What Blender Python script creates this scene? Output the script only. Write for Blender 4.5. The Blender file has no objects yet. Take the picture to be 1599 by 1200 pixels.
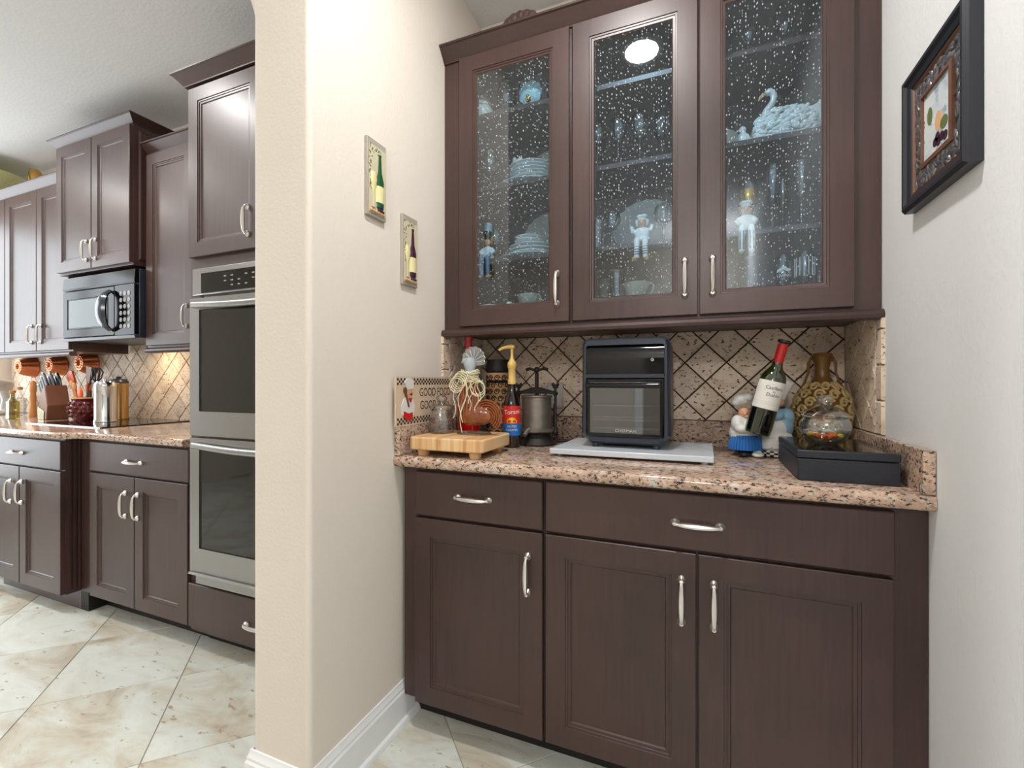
import bpy, bmesh, math, random
from mathutils import Vector, Matrix
random.seed(7)
PI = math.pi
SC = bpy.context.scene
COL = SC.collection

# ------------------------------------------------------------------ camera
cam_d = bpy.data.cameras.new('camera'); cam = bpy.data.objects.new('camera', cam_d); COL.objects.link(cam)
cam.location = (0, 0, 1.2); cam.rotation_euler = (PI/2, 0, math.radians(22.391))
cam_d.sensor_width = 36; cam_d.lens = 717.18/1599*36; cam_d.shift_y = -4.14/1599; cam_d.clip_start = .02
SC.camera = cam

# ------------------------------------------------------------------ world, lights, exposure
SC.view_settings.view_transform = 'Standard'; SC.view_settings.look = 'None'
SC.view_settings.gamma = 1; SC.view_settings.use_curve_mapping = False
SC.view_settings.exposure = 0.10
w = bpy.data.worlds.new('world'); SC.world = w; w.use_nodes = True
w.node_tree.nodes['Background'].inputs[0].default_value = (.75, .87, 1, 1)
w.node_tree.nodes['Background'].inputs[1].default_value = 0.6

LP = dict(niche=.84, kit=.85, dh=1.0, dk=.25, win=1.0, cook=1)
def area(name, loc, rot, size, power, color, size_y=None, shape=None, spread=None):
    d = bpy.data.lights.new(name, 'AREA'); d.energy = power; d.color = color
    d.shape = shape or ('RECTANGLE' if size_y else 'DISK'); d.size = size
    if size_y: d.size_y = size_y
    if spread: d.spread = spread
    o = bpy.data.objects.new(name, d); COL.objects.link(o); o.location = loc; o.rotation_euler = rot
    return o
WARM = (1, .98, .958); DAY = (.90, .96, 1)
area('niche_downlight', (-.28, .87, 2.875), (0, 0, 0), .16, 24*LP['niche'], WARM)
for i, (x, y) in enumerate([(-2.6, .75), (-3.7, .65), (-4.8, .65)]):
    area('kitchen_fill_light', (x, y, 2.875), (0, 0, 0), .16, 15*LP['kit'], WARM)  # added lamps without fixtures, evening out the kitchen light
for nme, loc, p in (('hall_fill_light', (0, -2.2, 2.55), 60*LP['dh']), ('kitchen_dome_light', (-3.6, -.6, 2.62), 60*LP['dk'])):  # the hall lamp is an added fill for the niche, unseen behind the camera
    d = bpy.data.lights.new(nme, 'POINT'); d.energy = p; d.color = WARM; d.shadow_soft_size = .13
    o = bpy.data.objects.new(nme, d); COL.objects.link(o); o.location = loc
area('kitchen_window_daylight', (-5.56, .975, 1.45), (0, -PI/2, 0), 2.1, 60*LP['win'], DAY, 1.7)
area('cooktop_light', (-3.3, 1.84, 1.425), (0, 0, 0), .10, 1.2*LP['cook'], (1, .72, .42), .05)

# ------------------------------------------------------------------ helpers
def lin(c):
    return tuple(((v/255)/12.92 if v/255 <= .04045 else ((v/255+.055)/1.055)**2.4) for v in c) + (1,)

class MB:
    def __init__(s): s.v = []; s.f = []
    def add(s, vs, fs, M=None):
        n = len(s.v)
        s.v += [tuple(M @ Vector(v)) if M is not None else tuple(v) for v in vs]
        s.f += [tuple(n+i for i in f) for f in fs]
        return s
    def box(s, x0, x1, y0, y1, z0, z1, M=None):
        vs = [(x, y, z) for x in (x0, x1) for y in (y0, y1) for z in (z0, z1)]
        return s.add(vs, [(0,1,3,2),(4,6,7,5),(0,4,5,1),(2,3,7,6),(0,2,6,4),(1,5,7,3)], M)
    def lathe(s, prof, seg=24, M=None, ruf=0, nruf=0, rfrom=0, sx=1, sy=1):
        vs = []; fs = []; ids = []
        for k, (r, z) in enumerate(prof):
            if r < 1e-6: ids.append([len(vs)]); vs.append((0, 0, z)); continue
            row = []
            for i in range(seg):
                a = 2*PI*i/seg
                rr = r*(1+(ruf*math.cos(nruf*a) if k >= rfrom and nruf else 0))
                row.append(len(vs)); vs.append((rr*math.cos(a)*sx, rr*math.sin(a)*sy, z))
            ids.append(row)
        for a, b in zip(ids, ids[1:]):
            for i in range(seg):
                j = (i+1) % seg
                if len(a) == 1 and len(b) == 1: continue
                if len(a) == 1: fs.append((a[0], b[j], b[i]))
                elif len(b) == 1: fs.append((a[i], a[j], b[0]))
                else: fs.append((a[i], a[j], b[j], b[i]))
        return s.add(vs, fs, M)
    def tube(s, pts, r, seg=8, M=None, flat=1):
        pts = [Vector(p) for p in pts]; n = len(pts)
        rs = r if isinstance(r, (list, tuple)) else [r]*n
        vs = []; fs = []; up = None
        for i, p in enumerate(pts):
            t = (pts[min(i+1, n-1)]-pts[max(i-1, 0)]).normalized()
            if up is None:
                up = Vector((0, 0, 1)) if abs(t.z) < .9 else Vector((0, 1, 0))
            u = (up - t*up.dot(t)).normalized(); v = t.cross(u); up = u
            for k in range(seg):
                a = 2*PI*k/seg
                vs.append(p + u*math.cos(a)*rs[i] + v*math.sin(a)*rs[i]*flat)
        for i in range(n-1):
            for k in range(seg):
                j = (k+1) % seg
                fs.append((i*seg+k, i*seg+j, (i+1)*seg+j, (i+1)*seg+k))
        fs.append(tuple(range(seg))[::-1]); fs.append(tuple((n-1)*seg+k for k in range(seg)))
        return s.add(vs, fs, M)
    def prism(s, poly, ax, a, b, M=None):
        n = len(poly); ar = sum(poly[i][0]*poly[(i+1)%n][1]-poly[(i+1)%n][0]*poly[i][1] for i in range(n))
        if ar < 0: poly = poly[::-1]
        def P(p, d): return {'x': (d, p[0], p[1]), 'y': (p[0], d, p[1]), 'z': (p[0], p[1], d)}[ax]
        vs = [P(p, a) for p in poly]+[P(p, b) for p in poly]
        fs = [tuple(range(n))[::-1], tuple(range(n, 2*n))]+[(i, (i+1)%n, n+(i+1)%n, n+i) for i in range(n)]
        return s.add(vs, fs, M)
    def ell(s, c, r, seg=14, rings=8, M=None):
        if not isinstance(r, (tuple, list)): r = (r, r, r)
        T = Matrix.Translation(c) @ Matrix.Diagonal((r[0], r[1], r[2], 1))
        if M is not None: T = M @ T
        return s.lathe([(math.sin(PI*i/rings), -math.cos(PI*i/rings)) for i in range(rings+1)], seg, T)
    def rings(s, x0, x1, z0, z1, prof, cap=True, loop=False):
        vs = []; fs = []
        for ins, y in prof:
            vs += [(x0+ins, y, z0+ins), (x1-ins, y, z0+ins), (x1-ins, y, z1-ins), (x0+ins, y, z1-ins)]
        n = len(prof)
        for k in range(n if loop else n-1):
            a = k*4; b = ((k+1) % n)*4
            for i in range(4):
                j = (i+1) % 4
                fs.append((a+i, a+j, b+j, b+i))
        if cap: fs.append(tuple((n-1)*4+i for i in range(4)))
        return s.add(vs, fs)

def wpos(o):
    v = Vector((0, 0, 0))
    while o: v += o.location; o = o.parent
    return v
def obj(name, mb, m, parent=None, world=False, bevel=0, smooth=True, loc=None, ang=38, fix=True, seg=2):
    me = bpy.data.meshes.new(name)
    vs = mb.v
    if world and parent:
        p = wpos(parent); vs = [(a-p.x, b-p.y, c-p.z) for a, b, c in vs]
    me.from_pydata(vs, [], mb.f); me.validate()
    if fix:
        bm = bmesh.new(); bm.from_mesh(me); bmesh.ops.recalc_face_normals(bm, faces=bm.faces); bm.to_mesh(me); bm.free()
    if smooth:
        me.polygons.foreach_set('use_smooth', [True]*len(me.polygons)); me.set_sharp_from_angle(angle=math.radians(ang))
    me.materials.append(m)
    o = bpy.data.objects.new(name, me); COL.objects.link(o)
    if parent: o.parent = parent
    if loc: o.location = loc
    if bevel:
        b = o.modifiers.new('bevel', 'BEVEL'); b.width = bevel; b.segments = seg; b.limit_method = 'ANGLE'
    return o
def tag(o, label, cat, group=None, kind=None):
    o['label'] = label; o['category'] = cat
    if group: o['group'] = group
    if kind: o['kind'] = kind
    return o
def thing(name, label, cat, loc=(0,0,0), rotz=0, group=None):
    o = bpy.data.objects.new(name, None); COL.objects.link(o); o.empty_display_size = .05
    o.location = loc; o.rotation_euler = (0, 0, rotz)
    return tag(o, label, cat, group)
def struct(name, mb, m, **k):
    o = obj(name, mb, m, **k); o['kind'] = 'structure'; return o
def child_copy(src, parent, loc, rot=(0,0,0)):
    c = src.copy(); COL.objects.link(c); c.parent = parent; c.location = loc; c.rotation_euler = rot; return c
def dup(root, loc, label=None, rotz=0):
    r = root.copy(); COL.objects.link(r); r.location = loc; r.rotation_euler = (0, 0, rotz)
    if label: r['label'] = label
    for ch in list(root.children):
        c = ch.copy(); COL.objects.link(c); c.parent = r
        for g in list(ch.children):
            d = g.copy(); COL.objects.link(d); d.parent = c
    return r
def text_geo(s, size):
    cu = bpy.data.curves.new('t', 'FONT'); cu.body = s; cu.size = size; cu.align_x = 'CENTER'; cu.align_y = 'CENTER'
    cu.resolution_u = 3
    o = bpy.data.objects.new('t', cu); COL.objects.link(o)
    dg = bpy.context.evaluated_depsgraph_get(); me = bpy.data.meshes.new_from_object(o.evaluated_get(dg))
    vs = [tuple(v.co) for v in me.vertices]; fs = [tuple(p.vertices) for p in me.polygons]
    bpy.data.objects.remove(o); bpy.data.curves.remove(cu); bpy.data.meshes.remove(me)
    return vs, fs
def text_flat(mb, s, size, fn, sx=1):
    vs, fs = text_geo(s, size)
    mb.add([fn(a*sx, b) for a, b, _ in vs], fs); return mb
def fuse(name, mb, m, parent, voxel, smooth_it=4, **k):
    """one continuous skin around overlapping rounded masses"""
    o = obj(name, mb, m, parent, **k)
    r = o.modifiers.new('r', 'REMESH'); r.mode = 'VOXEL'; r.voxel_size = voxel; r.use_smooth_shade = True
    s = o.modifiers.new('s', 'SMOOTH'); s.iterations = smooth_it; s.factor = .5
    dg = bpy.context.evaluated_depsgraph_get(); dg.update()
    me = bpy.data.meshes.new_from_object(o.evaluated_get(dg))
    o.modifiers.clear(); old = o.data; o.data = me; bpy.data.meshes.remove(old)
    if not me.materials: me.materials.append(m)
    return o
def RY(a): return Matrix.Rotation(a, 4, 'Y')
def RX(a): return Matrix.Rotation(a, 4, 'X')
def RZ(a): return Matrix.Rotation(a, 4, 'Z')
def T(x, y, z): return Matrix.Translation((x, y, z))

# ------------------------------------------------------------------ materials
def nm(name):
    m = bpy.data.materials.new(name); m.use_nodes = True; nt = m.node_tree
    return m, nt, nt.nodes['Principled BSDF']
def N(nt, typ, **k):
    n = nt.nodes.new(typ)
    for a, b in k.items():
        if a in n.inputs: n.inputs[a].default_value = b
        else: setattr(n, a, b)
    return n
def plain(name, c, rough=.5, metal=0, coat=0, bump=0, bscale=200, var=0, vscale=8, spec=.5):
    m, nt, b = nm(name); L = nt.links.new
    b.inputs['Roughness'].default_value = rough; b.inputs['Metallic'].default_value = metal
    b.inputs['Specular IOR Level'].default_value = spec
    if coat: b.inputs['Coat Weight'].default_value = coat; b.inputs['Coat Roughness'].default_value = .08
    tc = N(nt, 'ShaderNodeTexCoord')
    no = N(nt, 'ShaderNodeTexNoise', Scale=vscale, Detail=4.0); L(tc.outputs['Object'], no.inputs['Vector'])
    mx = N(nt, 'ShaderNodeMix', data_type='RGBA'); mx.blend_type = 'MIX'
    col = lin(c); v = var or .04
    mx.inputs[6].default_value = tuple(x*(1-v) for x in col[:3])+(1,)
    mx.inputs[7].default_value = tuple(min(1, x*(1+v)) for x in col[:3])+(1,)
    L(no.outputs['Fac'], mx.inputs[0]); L(mx.outputs[2], b.inputs['Base Color'])
    if bump:
        n2 = N(nt, 'ShaderNodeTexNoise', Scale=float(bscale), Detail=3.0); L(tc.outputs['Object'], n2.inputs['Vector'])
        bp = N(nt, 'ShaderNodeBump', Strength=bump, Distance=.002); L(n2.outputs['Fac'], bp.inputs['Height'])
        L(bp.outputs['Normal'], b.inputs['Normal'])
    return m
def ramp(nt, stops):
    r = N(nt, 'ShaderNodeValToRGB'); e = r.color_ramp.elements
    while len(e) < len(stops): e.new(.5)
    for x, (p, c) in zip(e, stops): x.position = p; x.color = c if len(c) == 4 else lin(c)
    return r
WALL = plain('wall_paint', (224, 215, 203), .75, bump=.55, bscale=95, var=.015)
WALLR = plain('daylit_wall_paint', (224, 225, 226), .75, bump=.55, bscale=95, var=.015)  # same wall paint, with the cool daylight on the right wall put into its colour
CEIL = plain('ceiling_paint', (230, 230, 230), .85, bump=.9, bscale=60, var=.02)
TRIM = plain('white_trim_paint', (238, 239, 240), .35)
def wood():
    m, nt, b = nm('espresso_stained_wood'); L = nt.links.new
    tc = N(nt, 'ShaderNodeTexCoord'); mp = N(nt, 'ShaderNodeMapping'); mp.inputs['Scale'].default_value = (26, 26, 1.6)
    L(tc.outputs['Object'], mp.inputs[0]); n = N(nt, 'ShaderNodeTexNoise', Scale=3.0, Detail=6.0, Roughness=.6); L(mp.outputs[0], n.inputs['Vector'])
    n2 = N(nt, 'ShaderNodeTexNoise', Scale=2.2, Detail=3.0); L(tc.outputs['Object'], n2.inputs['Vector'])
    ad = N(nt, 'ShaderNodeMath', operation='MULTIPLY_ADD'); ad.inputs[1].default_value = .45; L(n.outputs['Fac'], ad.inputs[0]); L(n2.outputs['Fac'], ad.inputs[2])
    r = ramp(nt, [(.45, (48, 30, 27)), (.85, (70, 47, 43))]); L(ad.outputs[0], r.inputs[0]); L(r.outputs[0], b.inputs['Base Color'])
    b.inputs['Roughness'].default_value = .42; b.inputs['Specular IOR Level'].default_value = .5
    b.inputs['Coat Weight'].default_value = .22; b.inputs['Coat Roughness'].default_value = .28
    return m
WOOD = wood()
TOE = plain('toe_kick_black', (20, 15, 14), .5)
NICKEL = plain('brushed_nickel', (232, 228, 224), .30, 1)
CHROME = plain('polished_chrome', (225, 226, 228), .08, 1)
STEEL = plain('stainless_steel', (158, 158, 158), .28, 1, bump=.1, bscale=400)
BLACKG = plain('black_gloss', (10, 11, 13), .08, spec=.45)
BLACKM = plain('black_plastic', (42, 49, 60), .33, var=.08)
LEATHER = plain('black_leatherette', (27, 32, 43), .42, bump=.4, bscale=350)
IRON = plain('dark_cast_iron', (48, 44, 42), .55, .5, bump=.6, bscale=90, var=.35, vscale=30)
IRONT = plain('worn_tin', (140, 133, 124), .42, .7, bump=.3, bscale=60, var=.4, vscale=25)
WHITE = plain('white_porcelain', (226, 227, 222), .22)
CREAM = plain('cream_porcelain', (214, 206, 190), .3)
BLUEP = plain('pale_blue_ceramic', (178, 214, 218), .35, bump=.6, bscale=60)
GOLD = plain('gold', (206, 160, 76), .25, .9)
COPPER = plain('copper', (224, 138, 92), .3, .7)
def granite():
    m, nt, b = nm('speckled_granite'); L = nt.links.new
    tc = N(nt, 'ShaderNodeTexCoord'); mp = N(nt, 'ShaderNodeMapping'); mp.inputs['Scale'].default_value = (1, 1.6, 1.6); mp.inputs['Rotation'].default_value = (0, 0, .35)
    L(tc.outputs['Object'], mp.inputs[0])
    n1 = N(nt, 'ShaderNodeTexNoise', Scale=5.0, Detail=7.0, Roughness=.7, Distortion=1.2); L(mp.outputs[0], n1.inputs['Vector'])
    r1 = ramp(nt, [(.34, (146, 138, 130)), (.45, (184, 154, 134)), (.55, (204, 172, 150)), (.68, (196, 190, 180))]); L(n1.outputs['Fac'], r1.inputs[0])
    n2 = N(nt, 'ShaderNodeTexNoise', Scale=70.0, Detail=5.0, Roughness=.75); L(mp.outputs[0], n2.inputs['Vector'])
    r2 = ramp(nt, [(.425, (1,1,1,1)), (.485, (0,0,0,1))]); L(n2.outputs['Fac'], r2.inputs[0])
    mx = N(nt, 'ShaderNodeMix', data_type='RGBA'); L(r2.outputs[0], mx.inputs[0]); L(r1.outputs[0], mx.inputs[6]); mx.inputs[7].default_value = lin((58, 48, 44))
    n3 = N(nt, 'ShaderNodeTexNoise', Scale=38.0, Detail=4.0, Roughness=.7); L(mp.outputs[0], n3.inputs['Vector'])
    r3 = ramp(nt, [(.56, (0,0,0,1)), (.66, (1,1,1,1))]); L(n3.outputs['Fac'], r3.inputs[0])
    m2 = N(nt, 'ShaderNodeMix', data_type='RGBA'); L(r3.outputs[0], m2.inputs[0]); L(mx.outputs[2], m2.inputs[6]); m2.inputs[7].default_value = lin((208, 196, 178))
    L(m2.outputs[2], b.inputs['Base Color']); b.inputs['Roughness'].default_value = .1
    return m
GRANITE = granite()
def stone(name, cols, pit, rough, scale=9, obrand=True, pitscale=60, pitth=.36, stretch=(1, 1, 2.2), bumpd=.0015, vr=(.86, 1.1)):
    m, nt, b = nm(name); L = nt.links.new
    tc = N(nt, 'ShaderNodeTexCoord'); oi = N(nt, 'ShaderNodeObjectInfo')
    mu = N(nt, 'ShaderNodeVectorMath', operation='MULTIPLY'); mu.inputs[1].default_value = (31, 17, 23)
    cb = N(nt, 'ShaderNodeCombineXYZ')
    for i in range(3): L(oi.outputs['Random'], cb.inputs[i])
    L(cb.outputs[0], mu.inputs[0])
    ad = N(nt, 'ShaderNodeVectorMath', operation='ADD'); L(tc.outputs['Object'], ad.inputs[0]); L(mu.outputs[0], ad.inputs[1])
    mp = N(nt, 'ShaderNodeMapping'); mp.inputs['Scale'].default_value = stretch; L(ad.outputs[0], mp.inputs[0])
    n1 = N(nt, 'ShaderNodeTexNoise', Scale=float(scale), Detail=8.0, Roughness=.62, Distortion=.7); L(mp.outputs[0], n1.inputs['Vector'])
    r1 = ramp(nt, cols); L(n1.outputs['Fac'], r1.inputs[0])
    n2 = N(nt, 'ShaderNodeTexNoise', Scale=float(pitscale), Detail=3.0, Roughness=.6); L(mp.outputs[0], n2.inputs['Vector'])
    r2 = ramp(nt, [(pitth-.03, (1,1,1,1)), (pitth+.02, (0,0,0,1))]); L(n2.outputs['Fac'], r2.inputs[0])
    mx = N(nt, 'ShaderNodeMix', data_type='RGBA'); L(r2.outputs[0], mx.inputs[0]); L(r1.outputs[0], mx.inputs[6]); mx.inputs[7].default_value = lin(pit)
    hs = N(nt, 'ShaderNodeHueSaturation'); mr = N(nt, 'ShaderNodeMapRange'); mr.inputs[3].default_value = vr[0]; mr.inputs[4].default_value = vr[1]
    L(oi.outputs['Random'], mr.inputs[0]); L(mr.outputs[0], hs.inputs['Value']); L(mx.outputs[2], hs.inputs['Color'])
    L(hs.outputs[0], b.inputs['Base Color']); b.inputs['Roughness'].default_value = rough
    bp = N(nt, 'ShaderNodeBump', Strength=.8, Distance=bumpd); bp.invert = True; L(r2.outputs[0], bp.inputs['Height']); L(bp.outputs['Normal'], b.inputs['Normal'])
    return m
TRAV = stone('travertine_tile', [(.3, (196, 170, 146)), (.5, (230, 210, 188)), (.72, (238, 222, 202))], (84, 58, 42), .5, pitth=.375, pitscale=75, stretch=(1, 1, 1.5))
GROUT = plain('dark_grout', (48, 34, 26), .9)
GROUTK = plain('brown_grout', (120, 90, 58), .9)
FLOORT = stone('floor_tile', [(.28, (168, 154, 132)), (.40, (204, 196, 178)), (.50, (216, 217, 206)), (.60, (226, 230, 223)), (.74, (208, 205, 188))], (178, 158, 136), .3, scale=2.6, pitscale=16, pitth=.34, stretch=(1, 2.0, 1), bumpd=.0003, vr=(.96, 1.04))
FGROUT = plain('floor_grout', (168, 164, 152), .8)
MARBLE = stone('white_marble', [(.3, (166, 174, 182)), (.5, (200, 208, 216)), (.8, (212, 218, 226))], (190, 194, 198), .2, scale=5, pitth=.2)
def thin_glass(name, tint=(1, 1, 1), refl=.12, edge=.55, seeds=False, rough=.02, tintedge=None):
    m, nt, b = nm(name); nt.nodes.remove(b); L = nt.links.new
    out = nt.nodes['Material Output']
    tr = N(nt, 'ShaderNodeBsdfTransparent'); gl = N(nt, 'ShaderNodeBsdfGlossy', Roughness=rough)
    lw = N(nt, 'ShaderNodeLayerWeight', Blend=.3)
    r = ramp(nt, [(0, tint+(1,)), (1, (tintedge or tuple(x*.72 for x in tint))+(1,))]); L(lw.outputs['Facing'], r.inputs[0]); L(r.outputs[0], tr.inputs[0])
    mr = N(nt, 'ShaderNodeMapRange'); mr.inputs[3].default_value = refl; mr.inputs[4].default_value = edge; L(lw.outputs['Facing'], mr.inputs[0])
    mx = N(nt, 'ShaderNodeMixShader'); L(mr.outputs[0], mx.inputs[0]); L(tr.outputs[0], mx.inputs[1]); L(gl.outputs[0], mx.inputs[2])
    last = mx
    if seeds:
        tc = N(nt, 'ShaderNodeTexCoord'); mp = N(nt, 'ShaderNodeMapping'); mp.inputs['Scale'].default_value = (1, .6, 1)
        sx_ = N(nt, 'ShaderNodeSeparateXYZ'); cx_ = N(nt, 'ShaderNodeCombineXYZ'); L(tc.outputs['Object'], sx_.inputs[0]); L(sx_.outputs[0], cx_.inputs[0]); L(sx_.outputs[2], cx_.inputs[1]); L(cx_.outputs[0], mp.inputs[0])
        vo = N(nt, 'ShaderNodeTexVoronoi', Scale=125.0); vo.voronoi_dimensions = '2D'; L(mp.outputs[0], vo.inputs['Vector'])
        sp = N(nt, 'ShaderNodeSeparateColor'); L(vo.outputs['Color'], sp.inputs[0])
        th = N(nt, 'ShaderNodeMapRange'); th.inputs[1].default_value = .40; th.inputs[2].default_value = 1; th.inputs[3].default_value = 0; th.inputs[4].default_value = .19; L(sp.outputs[0], th.inputs[0])
        lt = N(nt, 'ShaderNodeMath', operation='LESS_THAN'); L(vo.outputs['Distance'], lt.inputs[0]); L(th.outputs[0], lt.inputs[1])
        mu = N(nt, 'ShaderNodeMath', operation='MULTIPLY'); mu.inputs[1].default_value = .5; L(lt.outputs[0], mu.inputs[0])
        df = N(nt, 'ShaderNodeBsdfDiffuse'); df.inputs[0].default_value = (.8, .86, .9, 1)
        m2 = N(nt, 'ShaderNodeMixShader'); L(mu.outputs[0], m2.inputs[0]); L(mx.outputs[0], m2.inputs[1]); L(df.outputs[0], m2.inputs[2]); last = m2
    L(last.outputs[0], out.inputs[0]); return m
SEED = thin_glass('seeded_glass', (.84, .935, 1.0), .05, .35, seeds=True)
GLASS = thin_glass('clear_glass', (.97, .985, .99), .10, .9, tintedge=(.55, .6, .62))
MICROG = plain('microwave_black', (9, 10, 12), .12, spec=.14)
OVENG = plain('dark_oven_glass', (22, 22, 22), .05, spec=.6)
AMBER = plain('amber_glass', (134, 66, 20), .1, coat=1, var=.7, vscale=55)
REDG = plain('red_glass', (170, 12, 16), .12, coat=.6)
GREENG = thin_glass('green_bottle_glass', (.34, .52, .10), .10, .75, tintedge=(.05, .12, .02))
DARKG = plain('dark_liquid_glass', (24, 14, 12), .06, coat=.6)
BOARD = None
def maple():
    m, nt, b = nm('maple_butcher_block'); L = nt.links.new
    tc = N(nt, 'ShaderNodeTexCoord'); mp = N(nt, 'ShaderNodeMapping'); mp.inputs['Scale'].default_value = (60, 4, 3); L(tc.outputs['Object'], mp.inputs[0])
    n = N(nt, 'ShaderNodeTexNoise', Scale=1.0, Detail=5.0); L(mp.outputs[0], n.inputs['Vector'])
    r = ramp(nt, [(.35, (198, 148, 98)), (.5, (222, 178, 126)), (.7, (232, 200, 156))]); L(n.outputs['Fac'], r.inputs[0]); L(r.outputs[0], b.inputs['Base Color'])
    b.inputs['Roughness'].default_value = .4; return m
MAPLE = maple()
C = {k: plain(k, v, r) for k, (v, r) in dict(
    label_white=((232, 228, 220), .6), ink=((30, 26, 26), .6), red=((196, 30, 26), .45), label_red=((206, 44, 34), .45),
    label_blue=((30, 106, 186), .45), yellow=((232, 184, 40), .45), skin=((214, 160, 126), .5), sky_blue=((140, 178, 204), .45),
    chef_white=((222, 222, 218), .45), apron_blue=((44, 110, 184), .35), trouser=((22, 22, 26), .4), tan_plastic=((214, 178, 104), .4),
    orange_silicone=((226, 92, 28), .4), wood_spoon=((196, 132, 72), .5), brown_wood=((112, 68, 44), .5), stoneware=((96, 28, 30), .15),
    grey_stone=((168, 160, 146), .7), plaque_cream=((206, 196, 166), .65), leaf=((96, 110, 62), .7), grape=((52, 34, 66), .4),
    outlet_white=((196, 192, 184), .4), raffia=((224, 216, 180), .8), dark_slot=((40, 38, 36), .6), pewter=((168, 176, 180), .3),
    olive_gold=((112, 76, 34), .3), scroll_cream=((196, 172, 120), .5), picture_white=((200, 206, 208), .6), peach=((214, 168, 120), .6),
    frame_black=((34, 36, 44), .35), frame_bronze=((112, 76, 58), .4), plum=((60, 32, 50), .4), grey_plastic=((150, 150, 150), .4),
    candy_orange=((240, 120, 30), .35), candy_yellow=((246, 206, 70), .35), candy_white=((240, 232, 214), .35), hair=((150, 92, 52), .6),
    sign_tan=((212, 190, 164), .6), denim=((96, 118, 140), .7), bottle_green=((28, 82, 44), .2), bottle_plum=((62, 22, 42), .2), wine_label=((226, 214, 160), .6)).items()}
# ------------------------------------------------------------------ the setting
XL, XR, YW, CZ = -.98, .487, 1.989, 2.90
floor = struct('floor', MB().box(-5.6, .7, -4.3, 2.2, -.12, -.003), FGROUT, smooth=False)
def poly_tile(poly, t, bev, P):
    """a bevelled slab over a convex 2D polygon; P maps (a, b, height) to space"""
    n = len(poly); cx = sum(p[0] for p in poly)/n; cy = sum(p[1] for p in poly)/n
    def inset(d):
        out = []
        for x, y in poly:
            l = math.hypot(x-cx, y-cy) or 1; k = max(0, 1-d*1.3/l); out.append((cx+(x-cx)*k, cy+(y-cy)*k))
        return out
    mb = MB(); vs = [P(x, y, 0) for x, y in poly]+[P(x, y, t-bev) for x, y in poly]+[P(x, y, t) for x, y in inset(bev)]
    fs = [(i, (i+1)%n, n+(i+1)%n, n+i) for i in range(n)]+[(n+i, n+(i+1)%n, 2*n+(i+1)%n, 2*n+i) for i in range(n)]+[tuple(range(2*n, 3*n))]
    return mb.add(vs, fs)
h = .3275
ftm = None
for i in range(-9, 12):
    for j in range(-12, 9):
        sm = -1.40+.33+.66*i; df = 1.855+.33+.66*j     # centres: x+y = sm, y-x = df
        x = (sm-df)/2; y = (sm+df)/2
        if not (-5.3 < x < .55 and -2.85 < y < 1.75): continue
        if ftm is None:
            ftm = obj('floor_tile', poly_tile([(h, 0), (0, h), (-h, 0), (0, -h)], .004, .0012, lambda a, b, c: (a, b, c)), FLOORT, floor, loc=(x, y, -.004), smooth=False)
        else: child_copy(ftm, floor, (x, y, -.004))
struct('ceiling', MB().box(-5.6, .7, -3.1, 2.2, CZ, CZ+.1), CEIL, smooth=False)
wb = struct('wall_back', MB().box(-1.194, .7, YW, 2.15, 0, CZ), WALL, smooth=False)
wk = struct('wall_kitchen', MB().box(-5.6, -1.195, YW, 2.15, 0, CZ), WALL, smooth=False)
wr = struct('wall_right', MB().box(XR, .7, -3.1, YW, 0, CZ), WALLR, smooth=False)
lw = MB()
for y0, y1, z0, z1 in [(-3.1, .1, 0, CZ), (.1, 1.85, 0, .35), (.1, 1.85, 2.55, CZ), (1.85, YW, 0, CZ)]: lw.box(-5.55, -5.42, y0, y1, z0, z1)
wl = struct('wall_left', lw, WALL, smooth=False)
# front wall behind the camera, with a cased opening to a dim hall
f = MB()
for a in [(-5.6, -.70, 0, CZ), (-.70, .27, 2.1, CZ), (.27, .7, 0, CZ)]: f.box(a[0], a[1], -3.1, -2.98, a[2], a[3])
struct('wall_front', f, WALL, smooth=False)
f = MB().box(-1.0, .7, -4.3, -4.2, 0, CZ).box(-1.1, -1.0, -4.3, -3.1, 0, CZ).box(.6, .7, -4.2, -3.1, 0, CZ).box(-1.1, .7, -4.3, -3.1, 2.45, 2.5)
struct('wall_hall', f, WALL, smooth=False)
f = MB().box(-.80, -.70, -2.98, -2.96, 0, 2.2).box(.27, .37, -2.98, -2.96, 0, 2.2).box(-.80, .37, -2.98, -2.96, 2.1, 2.2)
struct('door_1', f, TRIM, smooth=False)
win = struct('window_1', MB().box(-5.50, -5.40, .1, .16, .35, 2.55).box(-5.50, -5.40, 1.79, 1.85, .35, 2.55).box(-5.50, -5.40, .16, 1.79, .35, .41).box(-5.50, -5.40, .16, 1.79, 2.49, 2.55), TRIM, smooth=False)
for y in (.70, 1.25): obj('mullion', MB().box(-5.49, -5.44, y-.03, y+.03, .41, 2.49), TRIM, win, smooth=False)
# wing wall between kitchen and niche, with rounded corners, and the header springing from it
def arc(cx, cy, r, a0, a1, n=6): return [(cx+r*math.cos(a0+(a1-a0)*i/n), cy+r*math.sin(a0+(a1-a0)*i/n)) for i in range(n+1)]
r = .016; pl = [(-1.194, YW), *arc(-1.194+r, .938+r, r, PI, 1.5*PI), *arc(XL-r, .938+r, r, 1.5*PI, 2*PI), (XL, YW)]
wing = struct('wall_wing', MB().prism(pl, 'z', 0, CZ), WALL)
hd = [(-1.18, CZ), (-1.18, 2.22), (-1.196, 2.272), (-1.216, 2.325), (-1.26, 2.43), (-1.34, 2.58), (-1.46, 2.76), (-1.60, CZ)]
obj('header', MB().prism(hd, 'y', .944, 1.13), WALL, wing, smooth=False)
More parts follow.
